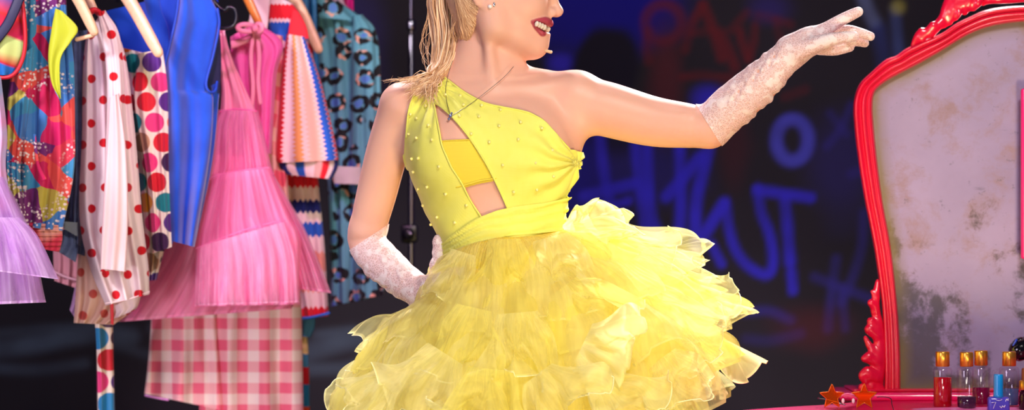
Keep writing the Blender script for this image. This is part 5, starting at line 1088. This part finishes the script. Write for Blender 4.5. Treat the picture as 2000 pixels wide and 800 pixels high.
# black styling tool
p = at(2015, 784, TZ); s = (p.y + CD) / FP; t = empty('hair_dryer', p, 'glossy black hair dryer with blue sheen standing behind the pale blue bottle', 'hair dryer')
MBG = plain('gloss_black', C(10, 10, 14), .12, Coat_Weight=.6)
Q = lambda a, b, y=0: Vector((p.x + (a - 2015) * s, p.y + y, p.z + (784 - b) * s))
mesh_obj('barrel', tube(spl([Q(1990, 684), Q(2000, 680), Q(2030, 676), Q(2060, 676)], 20), [.0225] * 4 + [.0245] * 12 + [.021] * 4, 20), MBG, t)
mesh_obj('nozzle', tube(spl([Q(1992, 664), Q(1984, 668), Q(1977, 678), Q(1974, 690)], 14), np.linspace(.010, .0052, 14), 14, flat=.7), MBG, t)
mesh_obj('blue_reflection', tube(spl([Q(1983, 664, -.011), Q(1977, 676, -.009), Q(1974, 686, -.007)], 10), .0042, 8, flat=.6), plain('reflection_blue', C(30, 70, 200), .1, Coat_Weight=.8), t)  # reflection on the black casing, modelled as a blue strip
mesh_obj('handle', tube(spl([Q(2022, 690), Q(2020, 730), Q(2015, 782)], 16), .012, 14), MBG, t); mesh_obj('foot', lathe([(0, 0), (.028, 0), (.028, .006), (.012, .01), (0, .01)], p, 20), MBG, t)
# pale pink tray under the bottles
p = at(1905, 797, TZ); t = empty('pink_tray', p, 'pale pink oval tray under the bottles', 'tray')
tray = mesh_obj('dish', lathe([(0, 0), (.10, 0), (.112, .0028), (.114, .0034), (.110, .003), (.099, .0012), (0, .0012)], (p.x + .04, p.y - .07, TZ), 48, 1.55, .55), plain('pale_pink_enamel', C(250, 120, 190), .3), t)
# star sunglasses
p = at(1656, 795, TZ); s = (p.y + CD) / FP; t = empty('star_sunglasses', p, 'star-shaped sunglasses with orange lenses lying on the table\'s left end', 'sunglasses')
m = Mat('orange_lens'); tr = m.node('BsdfTransparent'); tr.inputs[0].default_value = (1, .36, .07, 1); b = m.bsdf(C(250, 130, 30), .1, Coat_Weight=.3); k = m.node('MixShader'); k.inputs[0].default_value = .16; m.t.links.new(tr.outputs[0], k.inputs[1]); m.t.links.new(b, k.inputs[2]); MLENS = m.end(k.outputs[0])
MRIM = plain('copper_rim', C(220, 110, 40), .3, Metallic=.8)
for cx, R_o, mat in ((1625, 25, MLENS), (1688, 26, MLENS)):
    pts = []
    for k in range(10):
        a = pi / 2 + k * pi / 5; r_ = R_o if k % 2 == 0 else R_o * .46; pts.append((p.x + (cx - 1656 + r_ * math.cos(a)) * s, p.z + (21 + r_ * math.sin(a)) * s))
    dense = lin([(*q, 0) for q in pts + pts[:1]], 61)[:-1, :2]
    le = mesh_obj('lens', prism(dense, p.y - .0007, p.y + .0007), mat, t, smooth=False)
    mesh_obj('rim', tube([(q[0], p.y - .0006, q[1]) for q in dense], .0011, 6, closed=True, cap=False), MRIM, le)
S_ = lambda a, b, y=0: (p.x + (a - 1656) * s, p.y + y, p.z + (795 - b) * s)
mesh_obj('bridge', tube(spl([S_(1644, 772), S_(1650, 769, -.003), S_(1656, 768, -.004), S_(1664, 770, -.003), S_(1668, 772)], 16), .0017, 8), plain('pink_plastic', C(250, 120, 170), .25), t)
MPADM = plain('nose_pad', C(250, 216, 226), .2)
for a in (1646, 1666): mesh_obj('nose_pad', ball(S_(a, 782, -.006), (.0032, .002, .0052), 8), MPADM, t)
mesh_obj('temple', tube(spl([S_(1713, 775), S_(1722, 774, -.002), S_(1738, 777, -.01), S_(1736, 786, -.05), S_(1733, 793, -.10)], 24), .0009, 6), MBLK, t)
mesh_obj('temple', tube(spl([S_(1600, 775), S_(1599, 778, .01), S_(1620, 782, .02), S_(1652, 791, .012)], 24), .0009, 6), MBLK, t)
# ------------------------------------------------------------------ camera, stage lights and added fills
cam = bpy.data.cameras.new('camera'); co = bpy.data.objects.new('camera', cam); COL.objects.link(co); SC.camera = co
co.location = (0, -CD, ZC); co.rotation_euler = (pi / 2, 0, 0); cam.sensor_width = 36; cam.lens = 36 * FP / 2000
cam.dof.use_dof = True; cam.dof.focus_distance = 5.95; cam.dof.aperture_fstop = 2.8; cam.clip_end = 60
def area(name, loc, to, size, power, col, spread=180):
    l = bpy.data.lights.new(name, 'AREA'); l.energy = power; l.color = col; l.size = size; l.shape = 'DISK'; l.spread = math.radians(spread)
    o = bpy.data.objects.new(name, l); COL.objects.link(o); o.location = loc
    o.rotation_euler = (Vector(to) - Vector(loc)).to_track_quat('-Z', 'Y').to_euler(); return o
def spot(name, loc, to, ang, power, col, r=.08, blend=.5):
    l = bpy.data.lights.new(name, 'SPOT'); l.energy = power; l.color = col; l.spot_size = math.radians(ang); l.spot_blend = blend; l.shadow_soft_size = r
    o = bpy.data.objects.new(name, l); COL.objects.link(o); o.location = loc
    o.rotation_euler = (Vector(to) - Vector(loc)).to_track_quat('-Z', 'Y').to_euler(); return o
area('key_light', (1.0, -3.4, 3.9), (.05, 0, 1.1), .7, 122, (1, .95, .88))
area('fill_light', (-2.2, -3.6, 1.7), (-.1, 0, 1.1), 1.2, 42, (.84, .72, 1))
spot('rim_spot', (1.2, 1.95, 2.95), (.26, 0, 1.36), 34, 880, (1, .97, 1), .08)
spot('rim_spot_left', (-.8, 1.2, 3.5), (-.12, 0, 1.36), 24, 340, (1, .88, .97), .08)
area('warm_footlight', (1.3, -2.4, .2), (.3, 0, 1.2), .5, 50, (1, .78, .40))
area('added_skirt_fill', (-.2, -4.4, .55), (.0, 0, .85), .8, 5, (1, .95, .82), 70)  # weak fill added low in front to brighten the middle of the skirt
spot('costume_spot', (-2.3, -2.2, 3.0), (-.74, .7, 1.12), 27, 520, (1, .90, .95), .2, .6)
spot('costume_pink_spot', (-.3, -1.6, 3.4), (-.54, .8, 1.28), 18, 300, (1, .35, .85), .12, .8)
spot('added_costume_fill', (-2.2, -2.4, .5), (-.72, .7, .98), 25, 250, (1, .80, .88), .3, .6)  # pinkish fill added from below to lift the lower garments
w = bpy.data.worlds.new('world'); SC.world = w; w.use_nodes = True
w.node_tree.nodes['Background'].inputs[0].default_value = (.30, .2, .5, 1); w.node_tree.nodes['Background'].inputs[1].default_value = .12
SC.view_settings.view_transform = 'Standard'; SC.view_settings.look = 'None'; SC.view_settings.gamma = 1; SC.view_settings.exposure = 0; SC.view_settings.use_curve_mapping = False
SC.cycles.transparent_max_bounces = 40; SC.cycles.max_bounces = 10; SC.cycles.use_denoising = True
SC.cycles.diffuse_bounces = 8; SC.cycles.transmission_bounces = 10
